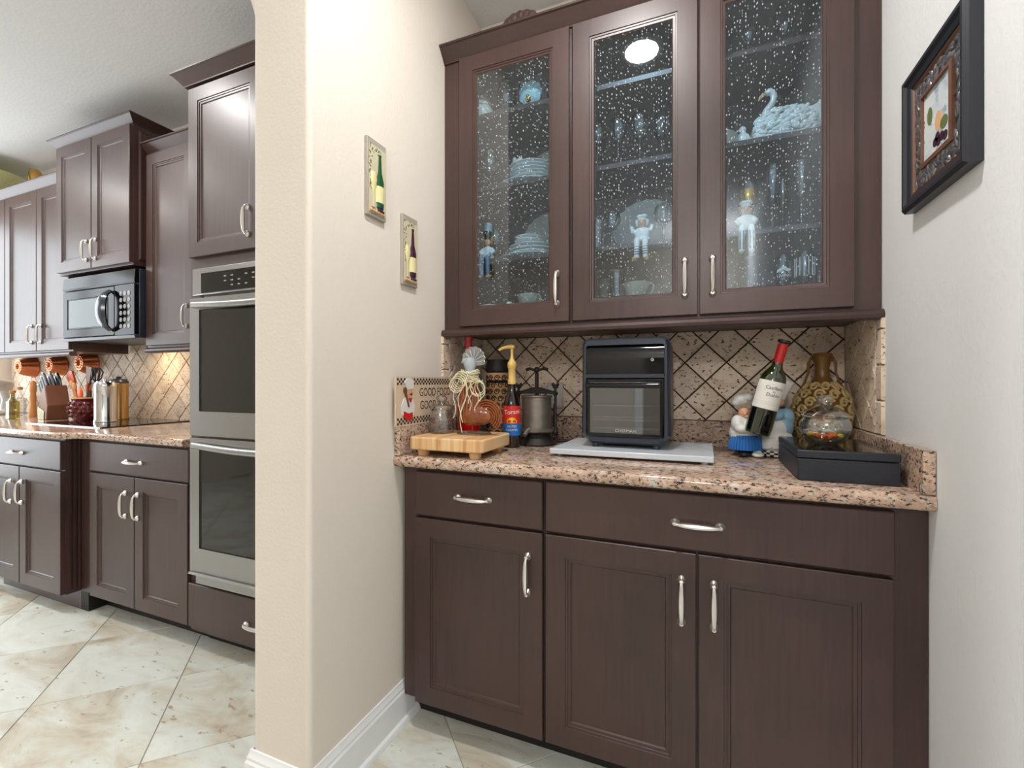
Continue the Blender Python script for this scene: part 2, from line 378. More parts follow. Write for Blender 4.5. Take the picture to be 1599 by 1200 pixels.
# baseboards
def base_profile(t=.015, hgt=.143):
    return [(0, 0), (t+.014, 0), (t+.013, .008), (t+.009, .016), (t, .021), (t, hgt-.034), (t-.004, hgt-.028), (t-.004, hgt-.02), (t-.009, hgt-.010), (t-.010, hgt), (0, hgt)]
def sweep(mb, prof, path):
    """path: list of (x, y, nx, ny): profile (d, z) swept with d along (nx, ny)"""
    vs = []; n = len(prof)
    for x, y, nx, ny in path: vs += [(x+nx*d, y+ny*d, z) for d, z in prof]
    fs = [tuple(range(n)), tuple((len(path)-1)*n+i for i in range(n))[::-1]]
    for k in range(len(path)-1):
        for i in range(n): fs.append((k*n+i, k*n+(i+1)%n, (k+1)*n+(i+1)%n, (k+1)*n+i))
    return mb.add(vs, fs)
bp = base_profile()
struct('baseboard_wing', sweep(MB(), bp, [(-1.194, 1.98, -1, 0), (-1.194, .938, -1, -1), (XL, .938, 1, -1), (XL, 1.429, 1, 0)]), TRIM, ang=25)
struct('baseboard_right', sweep(MB(), bp, [(XR, -2.97, -1, 0), (XR, 1.343, -1, 0)]), TRIM, ang=25)

# tiled splashbacks
def clip(poly, x0, x1, y0, y1):
    for ax, lim, sg in ((0, x0, 1), (0, x1, -1), (1, y0, 1), (1, y1, -1)):
        out = []
        for i in range(len(poly)):
            p, q = poly[i], poly[(i+1) % len(poly)]; dp = (p[ax]-lim)*sg; dq = (q[ax]-lim)*sg
            if dp >= 0: out.append(p)
            if (dp < 0) != (dq < 0):
                t = dp/(dp-dq); out.append((p[0]+(q[0]-p[0])*t, p[1]+(q[1]-p[1])*t))
        poly = out
        if len(poly) < 3: return []
    ar = abs(sum(poly[i][0]*poly[(i+1)%len(poly)][1]-poly[(i+1)%len(poly)][0]*poly[i][1] for i in range(len(poly))))/2
    return poly if ar > 2.5e-4 else []
def diamonds(parent, a0, a1, b0, b1, na, nb, P, name='tile', gr=GROUT, d=.1525, gap=.0034):
    """diagonal stone tiles over a rectangle; nodes (corners) at (na, nb); P maps (a, b, height) to space"""
    obj('grout', poly_tile([(a0, b0), (a1, b0), (a1, b1), (a0, b1)], .004, .0002, P), gr, parent, smooth=False)
    full = None; hh = d/2-gap
    for i in range(int((a0-na)/d*2)-3, int((a1-na)/d*2)+4):
        for j in range(int((b0-nb)/d*2)-3, int((b1-nb)/d*2)+4):
            if (i+j) % 2 == 0: continue
            ca, cb = na+i*d/2, nb+j*d/2
            q = clip([(ca+hh, cb), (ca, cb+hh), (ca-hh, cb), (ca, cb-hh)], a0+.001, a1-.001, b0+.001, b1-.001)
            if not q: continue
            o0 = P(ca, cb, 0)
            whole = len(q) == 4 and all(min(abs(x-ca), abs(y-cb)) < 1e-6 for x, y in q) and abs(max(x for x, y in q)-ca-hh) < 1e-6 and abs(min(x for x, y in q)-ca+hh) < 1e-6 and abs(max(y for x, y in q)-cb-hh) < 1e-6 and abs(min(y for x, y in q)-cb+hh) < 1e-6
            if whole and full: child_copy(full, parent, o0); continue
            def Q(a, b, c):
                p = P(a, b, c); return (p[0]-o0[0], p[1]-o0[1], p[2]-o0[2])
            o = obj(name, poly_tile(q, .0095, .0022, Q), TRAV, parent, loc=o0, smooth=False)
            if whole: full = o
diamonds(wb, XL+.010, XR-.010, 1.045, 1.40, .0155, 1.3515, lambda a, b, c: (a, YW-c, b))
diamonds(wk, -5.38, -2.1, .942, 1.46, -3.44, 1.330, lambda a, b, c: (a, YW-c, b), gr=GROUTK)
diamonds(wing, 1.672, YW-.010, 1.045, 1.40, 1.80, 1.3515, lambda a, b, c: (XL+c, a, b))
diamonds(wr, 1.672, YW-.010, 1.045, 1.40, 1.80, 1.3515, lambda a, b, c: (XR-c, a, b))
for par, P in ((wing, lambda a, b, c: (XL+c, a, b)), (wr, lambda a, b, c: (XR-c, a, b))):
    for z0, z1 in ((1.046, 1.142), (1.146, 1.246), (1.250, 1.350), (1.354, 1.400)):
        o0 = P(1.645, (z0+z1)/2, 0)
        obj('edge_tile', poly_tile([(1.622, z0), (1.670, z0), (1.670, z1), (1.622, z1)], .0095, .003, lambda a, b, c: tuple(u-v for u, v in zip(P(a, b, c), o0))), TRAV, par, loc=o0, smooth=False)
# ceiling fixtures
for i, (x, y) in enumerate([(-.28, .87)]):
    t = thing('recessed_downlight', 'round white recessed ceiling downlight mirrored in the glass cabinet doors', 'light', (x, y, CZ))
    obj('trim_ring', MB().lathe([(.083, 0), (.105, 0), (.105, -.006), (.083, -.018), (.083, 0)], 32), TRIM, t)

for x, y, lb in ((0, -2.2, 'added round ceiling fill light, unseen behind the camera'), (-3.6, -.6, 'round ceiling dome light above the kitchen floor')):  # the first fixture belongs to the added fill lamp
    t = thing('ceiling_light', lb, 'light', (x, y, CZ))
    obj('pan', MB().lathe([(0, 0), (.19, 0), (.19, -.02), (.17, -.05), (.05, -.06), (.02, -.09), (0, -.09)], 36), TRIM, t)
# ------------------------------------------------------------------ cabinets
def make_pull(L=.135):
    """footed bar pull, long axis z, standing off towards -y; origin on the door face"""
    mb = MB(); hL = L/2
    for s in (-1, 1):
        mb.lathe([(0, 0), (.0115, 0), (.0125, .003), (.0105, .008), (.0065, .012), (.0055, .018), (.0, .018)], 12, T(0, 0, s*(hL-.0115)) @ RX(PI/2) @ Matrix.Diagonal((.95, 1.1, 1, 1)))
    pts = []; rs = []
    for i in range(13):
        u = -1+i/6; pts.append((0, -.017-.009*(1-u*u)**.35, u*(hL-.012))); rs.append(.0042+.0036*(1-u*u))
    mb.tube(pts, rs, 8)
    return obj('handle', mb, NICKEL)
PULL = make_pull(); PULL_USED = [False]
def pull(parent, x, y, z, horiz=False):
    """handle at world (x, y, z) as a child of parent"""
    p = wpos(parent); loc = (x-p.x, y-p.y, z-p.z); rot = (0, PI/2, 0) if horiz else (0, 0, 0)
    if not PULL_USED[0]:
        PULL_USED[0] = True; PULL.parent = parent; PULL.location = loc; PULL.rotation_euler = rot; return PULL
    return child_copy(PULL, parent, loc, rot)
def door(t, x0, x1, z0, z1, yf, glass=False, fw=.062, hx=None, hz=None):
    b = .02
    prof = [(0, yf+b), (0, yf+.002), (.002, yf), (fw, yf), (fw+.001, yf+.003), (fw+.007, yf+.0035), (fw+.008, yf+.006), (fw+.015, yf+.007), (fw+.019, yf+.012), (fw+.019, yf+b)]
    d = obj('door', MB().rings(x0, x1, z0, z1, prof, cap=False, loop=True), WOOD, t, world=True, ang=20)
    i = fw+.016
    if glass: obj('glass_pane', MB().box(x0+i, x1-i, yf+.010, yf+.013, z0+i, z1-i), SEED, d, world=True, smooth=False)
    else: obj('panel', MB().box(x0+i, x1-i, yf+.011, yf+b, z0+i, z1-i), WOOD, d, world=True, smooth=False)
    if hx is not None: pull(d, hx, yf, hz)
    return d
def drawer(t, x0, x1, z0, z1, yf, hx=None, hz=None):
    d = obj('drawer', MB().rings(x0, x1, z0, z1, [(0, yf+.02), (0, yf+.003), (.003, yf)]), WOOD, t, world=True, ang=20)
    if hx is not None: pull(d, hx, yf, hz if hz else (z0+z1)/2, True)
    return d
def face_frame(t, x0, x1, z0, z1, yf, opens, th=.019):
    """frame of stiles and rails: grid of cuts around the openings"""
    xs = sorted({x0, x1, *[v for o in opens for v in o[:2]]}); zs = sorted({z0, z1, *[v for o in opens for v in o[2:]]})
    mb = MB()
    for a, b in zip(xs, xs[1:]):
        for c, d in zip(zs, zs[1:]):
            m = ((a+b)/2, (c+d)/2)
            if any(o[0] < m[0] < o[1] and o[2] < m[1] < o[3] for o in opens): continue
            mb.box(a, b, yf, yf+th, c, d)
    return obj('face_frame', mb, WOOD, t, world=True, smooth=False)
def crown(mb, x0, x1, yf, yb, z0, z1, out, oL, oR):
    hgt = z1-z0
    sec = [(0, 0), (.12*out, 0), (.14*out, .08*hgt), (.30*out, .25*hgt), (.55*out, .52*hgt), (.85*out, .82*hgt), (out, .88*hgt), (out, hgt)]
    vs = []; fs = []
    for o, z in sec: vs += [(x0-o*oL, yb, z0+z), (x0-o*oL, yf-o, z0+z), (x1+o*oR, yf-o, z0+z), (x1+o*oR, yb, z0+z)]
    for k in range(len(sec)-1):
        for i in range(4): fs.append((k*4+i, k*4+(i+1)%4, k*4+4+(i+1)%4, k*4+4+i))
    n = (len(sec)-1)*4; fs.append((n, n+1, n+2, n+3)); fs.append((0, 3, 2, 1))
    return mb.add(vs, fs)

# niche base cabinets
YF = 1.328
t = thing('base_cabinet', 'narrow dark brown base cabinet with one door and one drawer under the niche counter', 'cabinet', (-.705, 1.66, 0))
obj('body', MB().box(-.962, -.446, 1.367, 1.985, .10, .893), WOOD, t, world=True, smooth=False)
face_frame(t, -.963, -.4445, .103, .905, 1.348, [])
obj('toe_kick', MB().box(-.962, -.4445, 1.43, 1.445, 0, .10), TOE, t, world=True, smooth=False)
drawer(t, -.905, -.448, .744, .893, YF, -.684, .820)
door(t, -.908, -.448, .103, .735, YF, hx=-.494, hz=.604)
t = thing('base_cabinet', 'wide dark brown base cabinet with two doors below one long drawer', 'cabinet', (.02, 1.66, 0))
obj('body', MB().box(-.443, .484, 1.367, 1.985, .10, .893), WOOD, t, world=True, smooth=False)
face_frame(t, -.4435, .4855, .103, .905, 1.348, [])
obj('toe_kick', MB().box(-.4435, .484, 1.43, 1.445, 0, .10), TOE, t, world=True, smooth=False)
drawer(t, -.438, .418, .744, .895, YF, -.010, .816)
door(t, -.438, -.013, .103, .735, YF, hx=-.049, hz=.605)
door(t, -.007, .416, .103, .735, YF, hx=.031, hz=.605)

# niche upper cabinets with seeded glass doors
YU = 1.628
def upper(t, x0, x1, opens, sx):
    mid = MB().box(x0, x0+.016, 1.667, 1.985, 1.42, 2.50).box(x1-.016, x1, 1.667, 1.985, 1.42, 2.50)
    mid.box(x0+.016, x1-.016, 1.667, 1.985, 1.42, 1.44).box(x0+.016, x1-.016, 1.667, 1.985, 2.485, 2.50).box(x0+.016, x1-.016, 1.977, 1.985, 1.44, 2.485)
    obj('body', mid, WOOD, t, world=True, smooth=False)
    face_frame(t, x0-.001, x1+.001, 1.41, 2.515, 1.648, opens)
    for z in (1.680, 1.976, 2.272): obj('shelf', MB().box(x0+.018, x1-.018, 1.684, 1.975, z, z+.017), WOOD, t, world=True, smooth=False)
t = thing('wall_cabinet', 'dark brown wall cabinet with a single glass door holding plates and cups', 'cabinet', (-.70, 1.8, 1.41))
upper(t, -.978, -.442, [(-.86, -.485, 1.46, 2.455)], None)
door(t, -.903, -.446, 1.42, 2.50, YU, True, hx=-.490, hz=1.541)
t = thing('wall_cabinet', 'dark brown wall cabinet with two glass doors holding glasses and a white swan', 'cabinet', (.02, 1.8, 1.41))
upper(t, -.438, .485, [(-.40, -.05, 1.46, 2.455), (.03, .375, 1.46, 2.455)], None)
door(t, -.434, -.011, 1.42, 2.50, YU, True, hx=-.050, hz=1.543)
door(t, -.005, .417, 1.42, 2.50, YU, True, hx=.034, hz=1.543)
tag(obj('crown_molding', crown(MB(), -.979, .486, 1.648, 1.9, 2.503, 2.560, .046, 0, 0), WOOD, ang=20), 'long dark brown crown molding along the top of the glass-door wall cabinets', 'molding')
m = MB(); pr = [(1.650, 1.379), (1.628, 1.379), (1.621, 1.384), (1.619, 1.394), (1.622, 1.403), (1.630, 1.4095), (1.650, 1.4095)]
tag(obj('light_rail', m.prism(pr, 'x', -.979, .486), WOOD, ang=25), 'dark rounded rail running under the glass-door wall cabinets', 'molding')
obj_under = MB().box(-.978, .485, 1.655, 1.985, 1.400, 1.4095)
tag(obj('underside_panel', obj_under, WOOD, smooth=False), 'flat dark panel closing the underside of the glass-door wall cabinets', 'panel')
mb = MB()
for k in range(7):
    a = (k-3)*.42; mb.ell((-.636+.062*math.sin(a), 1.622, 2.560+.040*math.cos(a)-.012), (.022, .010, .020), 10, 6)
mb.ell((-.636, 1.622, 2.566), (.05, .008, .018), 12, 6)
tag(fuse('carved_ornament', mb, WOOD, None, .003, 1), 'carved dark shell ornament standing on the crown molding', 'ornament')

# niche countertop with splash
g = thing('granite_countertop', 'pinkish speckled granite countertop with low side splashes in the niche', 'countertop', (-.25, 1.65, .905))
def slab_profile(y0, y1, z0, z1, r=.016):
    return [(y1, z0), (y0+r, z0)]+[(y0+r-r*math.sin(a), (z0+r)-r*math.cos(a)) for a in [i*PI/10 for i in range(1, 6)]]+[(y0+r-r*math.cos(a), (z1-r)+r*math.sin(a)) for a in [i*PI/10 for i in range(0, 6)]]+[(y1, z1)]
obj('slab', MB().prism(slab_profile(1.305, 1.985, .906, .944), 'x', XL+.001, XR-.001), GRANITE, g, world=True, ang=60)
obj('back_splash', MB().box(XL+.001, XR-.001, 1.963, 1.985, .944, 1.044), GRANITE, g, world=True, bevel=.002)
obj('side_splash', MB().box(XL+.001, XL+.024, 1.310, 1.962, .944, 1.044), GRANITE, g, world=True, bevel=.002)
obj('side_splash', MB().box(XR-.024, XR-.001, 1.310, 1.962, .944, 1.044), GRANITE, g, world=True, bevel=.002)

# ------------------------------------------------------------------ kitchen run
t = thing('base_cabinet', 'dark kitchen base cabinet with two doors and a drawer beside the wall ovens', 'cabinet', (-2.5, 1.7, 0))
obj('body', MB().box(-2.905, -2.134, 1.387, 1.98, .10, .90), WOOD, t, world=True, smooth=False)
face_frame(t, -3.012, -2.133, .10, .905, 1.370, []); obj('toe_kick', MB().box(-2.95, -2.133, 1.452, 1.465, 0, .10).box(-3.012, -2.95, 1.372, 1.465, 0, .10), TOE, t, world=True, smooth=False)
drawer(t, -2.895, -2.126, .744, .893, 1.35, -2.525, .810)
door(t, -2.895, -2.524, .103, .735, 1.35, hx=-2.588, hz=.600); door(t, -2.518, -2.133, .103, .735, 1.35, hx=-2.491, hz=.600)
def fluted(mb, x, y0, y1, z0, z1, n=4):
    w = (y1-y0)/n
    for i in range(n): mb.box(x-.006, x+.008, y0+i*w+.003, y0+(i+1)*w-.006, z0+.02, z1)
    return mb
t = thing('base_cabinet', 'dark kitchen base cabinet below the cooktop, standing forward with fluted side', 'cabinet', (-3.5, 1.65, 0))
obj('body', MB().box(-3.83, -3.03, 1.329, 1.98, .10, .90), WOOD, t, world=True, smooth=False)
face_frame(t, -3.83, -3.028, .10, .905, 1.310, []); obj('toe_kick', MB().box(-3.83, -3.016, 1.372, 1.385, 0, .10), WOOD, t, world=True, smooth=False)
obj('fluted_side', fluted(MB().box(-3.029, -3.022, 1.312, 1.395, .10, .905), -3.020, 1.314, 1.393, .10, .905), WOOD, t, world=True, smooth=False)
drawer(t, -3.82, -3.028, .744, .893, 1.29, -3.455, .812)
door(t, -3.82, -3.438, .103, .735, 1.29, hx=-3.522, hz=.595); door(t, -3.430, -3.028, .103, .735, 1.29, hx=-3.405, hz=.600)
t = thing('base_cabinet', 'dark kitchen base cabinet at the far left of the run', 'cabinet', (-4.6, 1.65, 0))
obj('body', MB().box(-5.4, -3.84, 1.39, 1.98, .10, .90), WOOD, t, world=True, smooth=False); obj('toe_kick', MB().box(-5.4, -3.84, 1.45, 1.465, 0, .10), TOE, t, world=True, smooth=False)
for a in (-5.35, -4.85, -4.35): drawer(t, a, a+.48, .744, .893, 1.37, a+.24, .81); door(t, a, a+.48, .103, .735, 1.37, hx=a+.05, hz=.6)
g = thing('kitchen_countertop', 'beige speckled granite countertop under the kitchen splashback', 'countertop', (-3.7, 1.7, .905))
xs = [-5.41, -3.06, -3.00, -2.96, -2.92, -2.86, -2.128]; ys = [1.262, 1.262, 1.270, 1.292, 1.315, 1.324, 1.324]
mb = MB(); vs = []
for x, y in zip(xs, ys): vs += [(x, a, b) for a, b in slab_profile(y, 1.985, .906, .940, .014)]
n = len(slab_profile(0, 1, 0, 1)); fs = [tuple(range(n)), tuple((len(xs)-1)*n+i for i in range(n))[::-1]]
for k in range(len(xs)-1):
    for i in range(n): fs.append((k*n+i, k*n+(i+1)%n, (k+1)*n+(i+1)%n, (k+1)*n+i))
obj('slab', mb.add(vs, fs), GRANITE, g, world=True, ang=60)
t = thing('glass_cooktop', 'black glass cooktop with a steel front edge set in the kitchen counter', 'cooktop', (-3.43, 1.74, .940))
obj('glass_top', MB().box(-3.78, -3.05, 1.476, 1.972, .9405, .947), BLACKG, t, world=True, smooth=False)
obj('front_trim', MB().box(-3.78, -3.05, 1.468, 1.476, .9405, .9475), STEEL, t, world=True, smooth=False)

def kcab(label, x0, x1, z0, z1, yf, doors, cz, oL, oR, rail=True, yd=None, hz=None):
    t = thing('wall_cabinet', label, 'cabinet', ((x0+x1)/2, 1.8, z0))
    obj('body', MB().box(x0, x1, yf+.02, 1.98, z0, z1), WOOD, t, world=True, smooth=False)
    face_frame(t, x0, x1, z0, z1, yf, [])
    for a, b, hx in doors: door(t, a, b, z0+.012, z1-.012, yf-.02, hx=hx, hz=hz)
    obj('crown', crown(MB(), x0, x1, yf, 1.9, z1-.002, cz, .046, oL, oR), WOOD, t, world=True, ang=20)
    if rail:
        pr2 = [(yf+.02, z0-.030), (yf-.012, z0-.030), (yf-.022, z0-.02), (yf-.022, z0-.010), (yf-.010, z0), (yf+.02, z0)]
        obj('rail', MB().prism(pr2, 'x', x0, x1), WOOD, t, world=True, ang=25)
    return t
kcab('dark kitchen wall cabinet left of the microwave with gold piece on top', -5.02, -3.765, 1.395, 2.510, 1.67, [(-5.01, -4.596, -4.96), (-4.588, -4.172, -4.222), (-4.164, -3.775, -4.105)], 2.562, 1, 0, hz=1.52)
kcab('dark kitchen wall cabinet between the microwave and the wall ovens', -2.985, -2.135, 1.395, 2.520, 1.67, [(-2.972, -2.570, -2.61), (-2.562, -2.145, -2.52)], 2.572, 0, 0, hz=1.56)
t = kcab('tall raised dark kitchen cabinet above the black microwave', -3.775, -3.005, 1.870, 2.680, 1.605, [(-3.768, -3.388, -3.43), (-3.380, -3.008, -3.335)], 2.720, 1, 1, rail=False, hz=1.99)
obj('side_panel', MB().add([(-3.003, y, z) for y, z in ((1.63, 1.9), (1.95, 1.9), (1.95, 2.65), (1.63, 2.65))]+[(-2.998, y, z) for y, z in ((1.64, 1.91), (1.94, 1.91), (1.94, 2.64), (1.64, 2.64))], [(0,1,5,4),(1,2,6,5),(2,3,7,6),(3,0,4,7),(4,5,6,7)]), WOOD, t, world=True, smooth=False)

# microwave
t = thing('microwave', 'black over-the-range microwave with a curved chrome-edged handle', 'microwave', (-3.35, 1.78, 1.45))
obj('housing', MB().box(-3.728, -2.986, 1.625, 1.97, 1.452, 1.850), BLACKM, t, world=True, bevel=.004)
obj('vent_grille', MB().prism([(1.625, 1.765), (1.603, 1.765), (1.600, 1.775), (1.606, 1.845), (1.625, 1.848)], 'x', -3.726, -2.988), MICROG, t, world=True, smooth=False)
d = obj('door', MB().rings(-3.724, -3.180, 1.470, 1.760, [(0, 1.625), (0, 1.606), (.004, 1.600), (.05, 1.600), (.053, 1.603)]), MICROG, t, world=True, smooth=False)
obj('window', MB().box(-3.66, -3.25, 1.600, 1.6028, 1.53, 1.70), plain('microwave_window', (96, 104, 108), .2, spec=.2), d, world=True, smooth=False)
hp = []; 
for i in range(11):
    u = -1+i/5; hp.append((-3.205, 1.592-.045*(1-u*u)**.5, 1.615+.115*u))
obj('handle', MB().tube(hp, [.010+.010*(1-(-1+i/5)**2) for i in range(11)], 8, flat=2.0), plain('smoked_chrome', (84, 88, 94), .15, .9), d, world=True)
cp = obj('control_panel', MB().box(-3.176, -2.990, 1.601, 1.625, 1.470, 1.760), MICROG, t, world=True, smooth=False)
mb = MB()
for i in range(3):
    for j in range(6): mb.lathe([(0, 0), (.013, 0), (.013, .002), (0, .002)], 12, T(-3.115+i*.038, 1.601, 1.52+j*.038) @ RX(PI/2))
k = obj('keypad', mb, C['grey_plastic'], cp, world=True)
obj('lower_lip', MB().prism([(1.625, 1.450), (1.604, 1.450), (1.600, 1.466), (1.625, 1.468)], 'x', -3.726, -2.988), BLACKM, t, world=True, smooth=False)

# oven tower
t = thing('oven_tower_cabinet', 'tall dark oven tower cabinet cut off by the beige wall end', 'cabinet', (-1.66, 1.7, 0))
mb = MB().box(-2.130, -2.110, 1.387, 1.98, .10, 2.515).box(-1.22, -1.20, 1.387, 1.98, .10, 2.515).box(-2.11, -1.22, 1.387, 1.98, 1.72, 2.515).box(-2.11, -1.22, 1.387, 1.98, .10, .33).box(-2.11, -1.22, 1.96, 1.98, .33, 1.72)
obj('body', mb, WOOD, t, world=True, smooth=False)
face_frame(t, -2.130, -1.20, .08, 2.515, 1.367, [(-2.055, -1.295, .335, 1.69)])
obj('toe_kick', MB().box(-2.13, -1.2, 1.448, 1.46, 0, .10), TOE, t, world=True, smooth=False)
door(t, -2.119, -1.667, 1.752, 2.503, 1.345, hx=-1.738, hz=1.868); door(t, -1.660, -1.208, 1.752, 2.503, 1.345, hx=-1.60, hz=1.868)
drawer(t, -2.119, -1.21, .108, .300, 1.345, -1.69, .192)
obj('crown', crown(MB(), -2.130, -1.2, 1.345, 1.9, 2.512, 2.562, .046, 1, 0), WOOD, t, world=True, ang=20)
t = thing('double_wall_oven', 'stainless steel double wall oven with two dark glass doors', 'oven', (-1.68, 1.6, .335))
obj('chassis', MB().box(-2.050, -1.300, 1.37, 1.93, .34, 1.685), STEEL, t, world=True, smooth=False)
cp = obj('control_panel', MB().box(-2.066, -1.284, 1.330, 1.37, 1.575, 1.692), STEEL, t, world=True, bevel=.003)
obj('display', MB().box(-2.005, -1.345, 1.3275, 1.331, 1.583, 1.668), BLACKG, cp, world=True, smooth=False)
mb = MB()
for i in range(9):
    for j in range(3):
        if (i*7+j*3) % 4: mb.box(-1.86+i*.042, -1.846+i*.042, 1.3262, 1.3276, 1.602+j*.02, 1.607+j*.02)
obj('display_marks', mb, C['grey_plastic'], cp, world=True, smooth=False)['kind'] = 'stuff'
for z0, z1 in ((.965, 1.560), (.372, .955)):
    prof = [(0, 1.37), (0, 1.325), (.006, 1.319), (.050, 1.319), (.054, 1.322)]
    vs = MB(); d0 = [(-2.067, -1.284)]
    mb = MB()
    x0, x1 = -2.067, -1.284; top = z1-.050; bot = z0+.105
    for a, b, c_, d_ in ((x0, x1, z0, bot), (x0, x1, top, z1), (x0, x0+.060, bot, top), (x1-.060, x1, bot, top)): mb.box(a, b, 1.320, 1.37, c_, d_)
    d = obj('oven_door', mb, STEEL, t, world=True, smooth=False)
    obj('window', MB().box(x0+.058, x1-.058, 1.326, 1.36, bot-.002, top+.002), OVENG, d, world=True, smooth=False)
    pts = [(x0+.045+(x1-x0-.09)*i/12, 1.303-.010*math.sin(PI*i/12), z1-.030-.012*math.sin(PI*i/12)) for i in range(13)]
    mb = MB().tube(pts, .014, 10, flat=.8)
    for xx in (x0+.045, x1-.045): mb.box(xx-.012, xx+.012, 1.300, 1.321, z1-.042, z1-.020)
    obj('handle', mb, STEEL, d, world=True)
obj('bottom_trim', MB().box(-2.035, -1.30, 1.325, 1.37, .322, .366).prism([(1.37, .366), (1.312, .362), (1.306, .366), (1.312, .374), (1.37, .374)], 'x', -2.06, -1.29), STEEL, t, world=True, smooth=False)
# ------------------------------------------------------------------ on the niche counter
CT = .944
def rbox(x0, x1, y0, y1, r, n=4):
    return [*arc(x0+r, y0+r, r, PI, 1.5*PI, n), *arc(x1-r, y0+r, r, 1.5*PI, 2*PI, n), *arc(x1-r, y1-r, r, 0, PI/2, n), *arc(x0+r, y1-r, r, PI/2, PI, n)]
# butcher block
t = thing('cutting_board', 'thick end-grain butcher block board on round feet at the left of the counter', 'cutting board', (-.795, 1.45, CT))
b = obj('board', MB().prism(rbox(-.936, -.652, 1.326, 1.575, .022), 'z', .966, 1.010), MAPLE, t, world=True, bevel=.005)
for x in (-.895, -.695):
    for y in (1.365, 1.535): obj('foot', MB().lathe([(0, CT), (.019, CT), (.021, .956), (.021, .967), (0, .967)], 16, T(x, y, 0)), MAPLE, t, world=True)
# glass jar
t = thing('glass_jar', 'clear glass jar with a domed glass lid on the butcher block', 'jar', (-.885, 1.468, 1.010))
obj('jar_body', MB().lathe([(0, .001), (.040, .001), (.046, .006), (.047, .02), (.046, .055), (.041, .075), (.038, .085), (.040, .088), (.036, .088), (.036, .078), (.042, .05), (.043, .012), (0, .008)], 28), GLASS, t)
obj('lid', MB().lathe([(.036, .080), (.044, .090), (.045, .101), (.036, .104), (.014, .107), (.010, .113), (.019, .122), (.021, .131), (.012, .138), (0, .139)], 28), GLASS, t)
mb = MB()
for i in range(26):
    a = random.random()*6.28; rr = .034*random.random()**.5; mb.ell((rr*math.cos(a), rr*math.sin(a), .013+.012*random.random()), (.006, .005, .004), 8, 5)
obj('candies', mb, C['brown_wood'], t)['kind'] = 'stuff'
# sign on the left ledge
t = thing('chef_sign', 'rectangular kitchen sign with a moustached chef and checker borders leaning on the wall', 'sign', (-.957, 1.465, 1.0445))
SY0, SY1, SZ0, SZ1 = 1.288, 1.655, 1.0445, 1.216
obj('plate', MB().box(-.962, -.956, SY0, SY1, SZ0, SZ1), C['sign_tan'], t, world=True, smooth=False)
def SP(a, b, c=0): return (-.9555+c, SY0+a, SZ0+b)           # a along the sign, b up
mb = MB()
q = .0098; qz = .0078
for z0 in (.005, .143):
    for j in range(3):
        for i in range(int(.355/q)):
            if (i+j) % 2 == 0:
                a = .006+i*q; mb.add([SP(a, z0+j*qz), SP(a+q, z0+j*qz), SP(a+q, z0+j*qz+qz), SP(a, z0+j*qz+qz)], [(0, 1, 2, 3)])
obj('checker_border', mb, C['ink'], t, world=True, smooth=False)['kind'] = 'stuff'
mb = MB()
text_flat(mb, 'GOOD FOOD', .045, lambda a, b: SP(.252+a, .114+b, .0003), .80)
text_flat(mb, 'GOOD', .045, lambda a, b: SP(.200+a, .066+b, .0003), .80)
text_flat(mb, 'FRIENDS', .030, lambda a, b: SP(.310+a, .066+b, .0003), .80)
obj('lettering', mb, C['ink'], t, world=True, smooth=False)
RH = [.0018]
def relief(name, parts, m):
    mb = MB(); RH[0] += .0006
    for k, pl_ in enumerate(parts):
        n = len(pl_); mb.add([SP(a, b, 0) for a, b in pl_]+[SP(a, b, RH[0]+.0003*k) for a, b in pl_], [(i, (i+1) % n, n+(i+1) % n, n+i) for i in range(n)]+[tuple(range(n, 2*n))])
    return obj(name, mb, m, t, world=True, smooth=False)
def el(cx, cy, rx, ry, n=16): return [(cx+rx*math.cos(2*PI*i/n), cy+ry*math.sin(2*PI*i/n)) for i in range(n)]
relief('coat', [[(.030,.040),(.028,.072),(.044,.096),(.070,.104),(.098,.092),(.108,.066),(.100,.036),(.078,.030),(.050,.034)]], C['chef_white'])
relief('apron', [[(.042,.052),(.040,.030),(.075,.016),(.094,.022),(.094,.046),(.070,.042)]], C['red'])
relief('face', [el(.077, .116, .017, .020)], C['skin'])
relief('hat', [el(.074, .150, .026, .017), [(.058,.126),(.096,.130),(.098,.146),(.056,.146)]], C['chef_white'])
relief('scarf', [[(.066,.096),(.090,.096),(.080,.080)]], C['red'])
relief('moustache', [el(.082, .110, .008, .0025)], C['ink'])
relief('spoon', [[(.046,.118),(.052,.116),(.072,.066),(.066,.064)], el(.047, .124, .007, .011)], C['brown_wood'])
# red glass bottle
t = thing('red_bottle', 'tall slender red glass bottle standing behind the glass rooster', 'bottle', (-.895, 1.70, CT))
obj('bottle_body', MB().lathe([(0, 0), (.042, 0), (.046, .01), (.048, .12), (.045, .20), (.032, .25), (.017, .29), (.014, .35), (.014, .42), (.019, .43), (.019, .44), (0, .44)], 24), REDG, t)
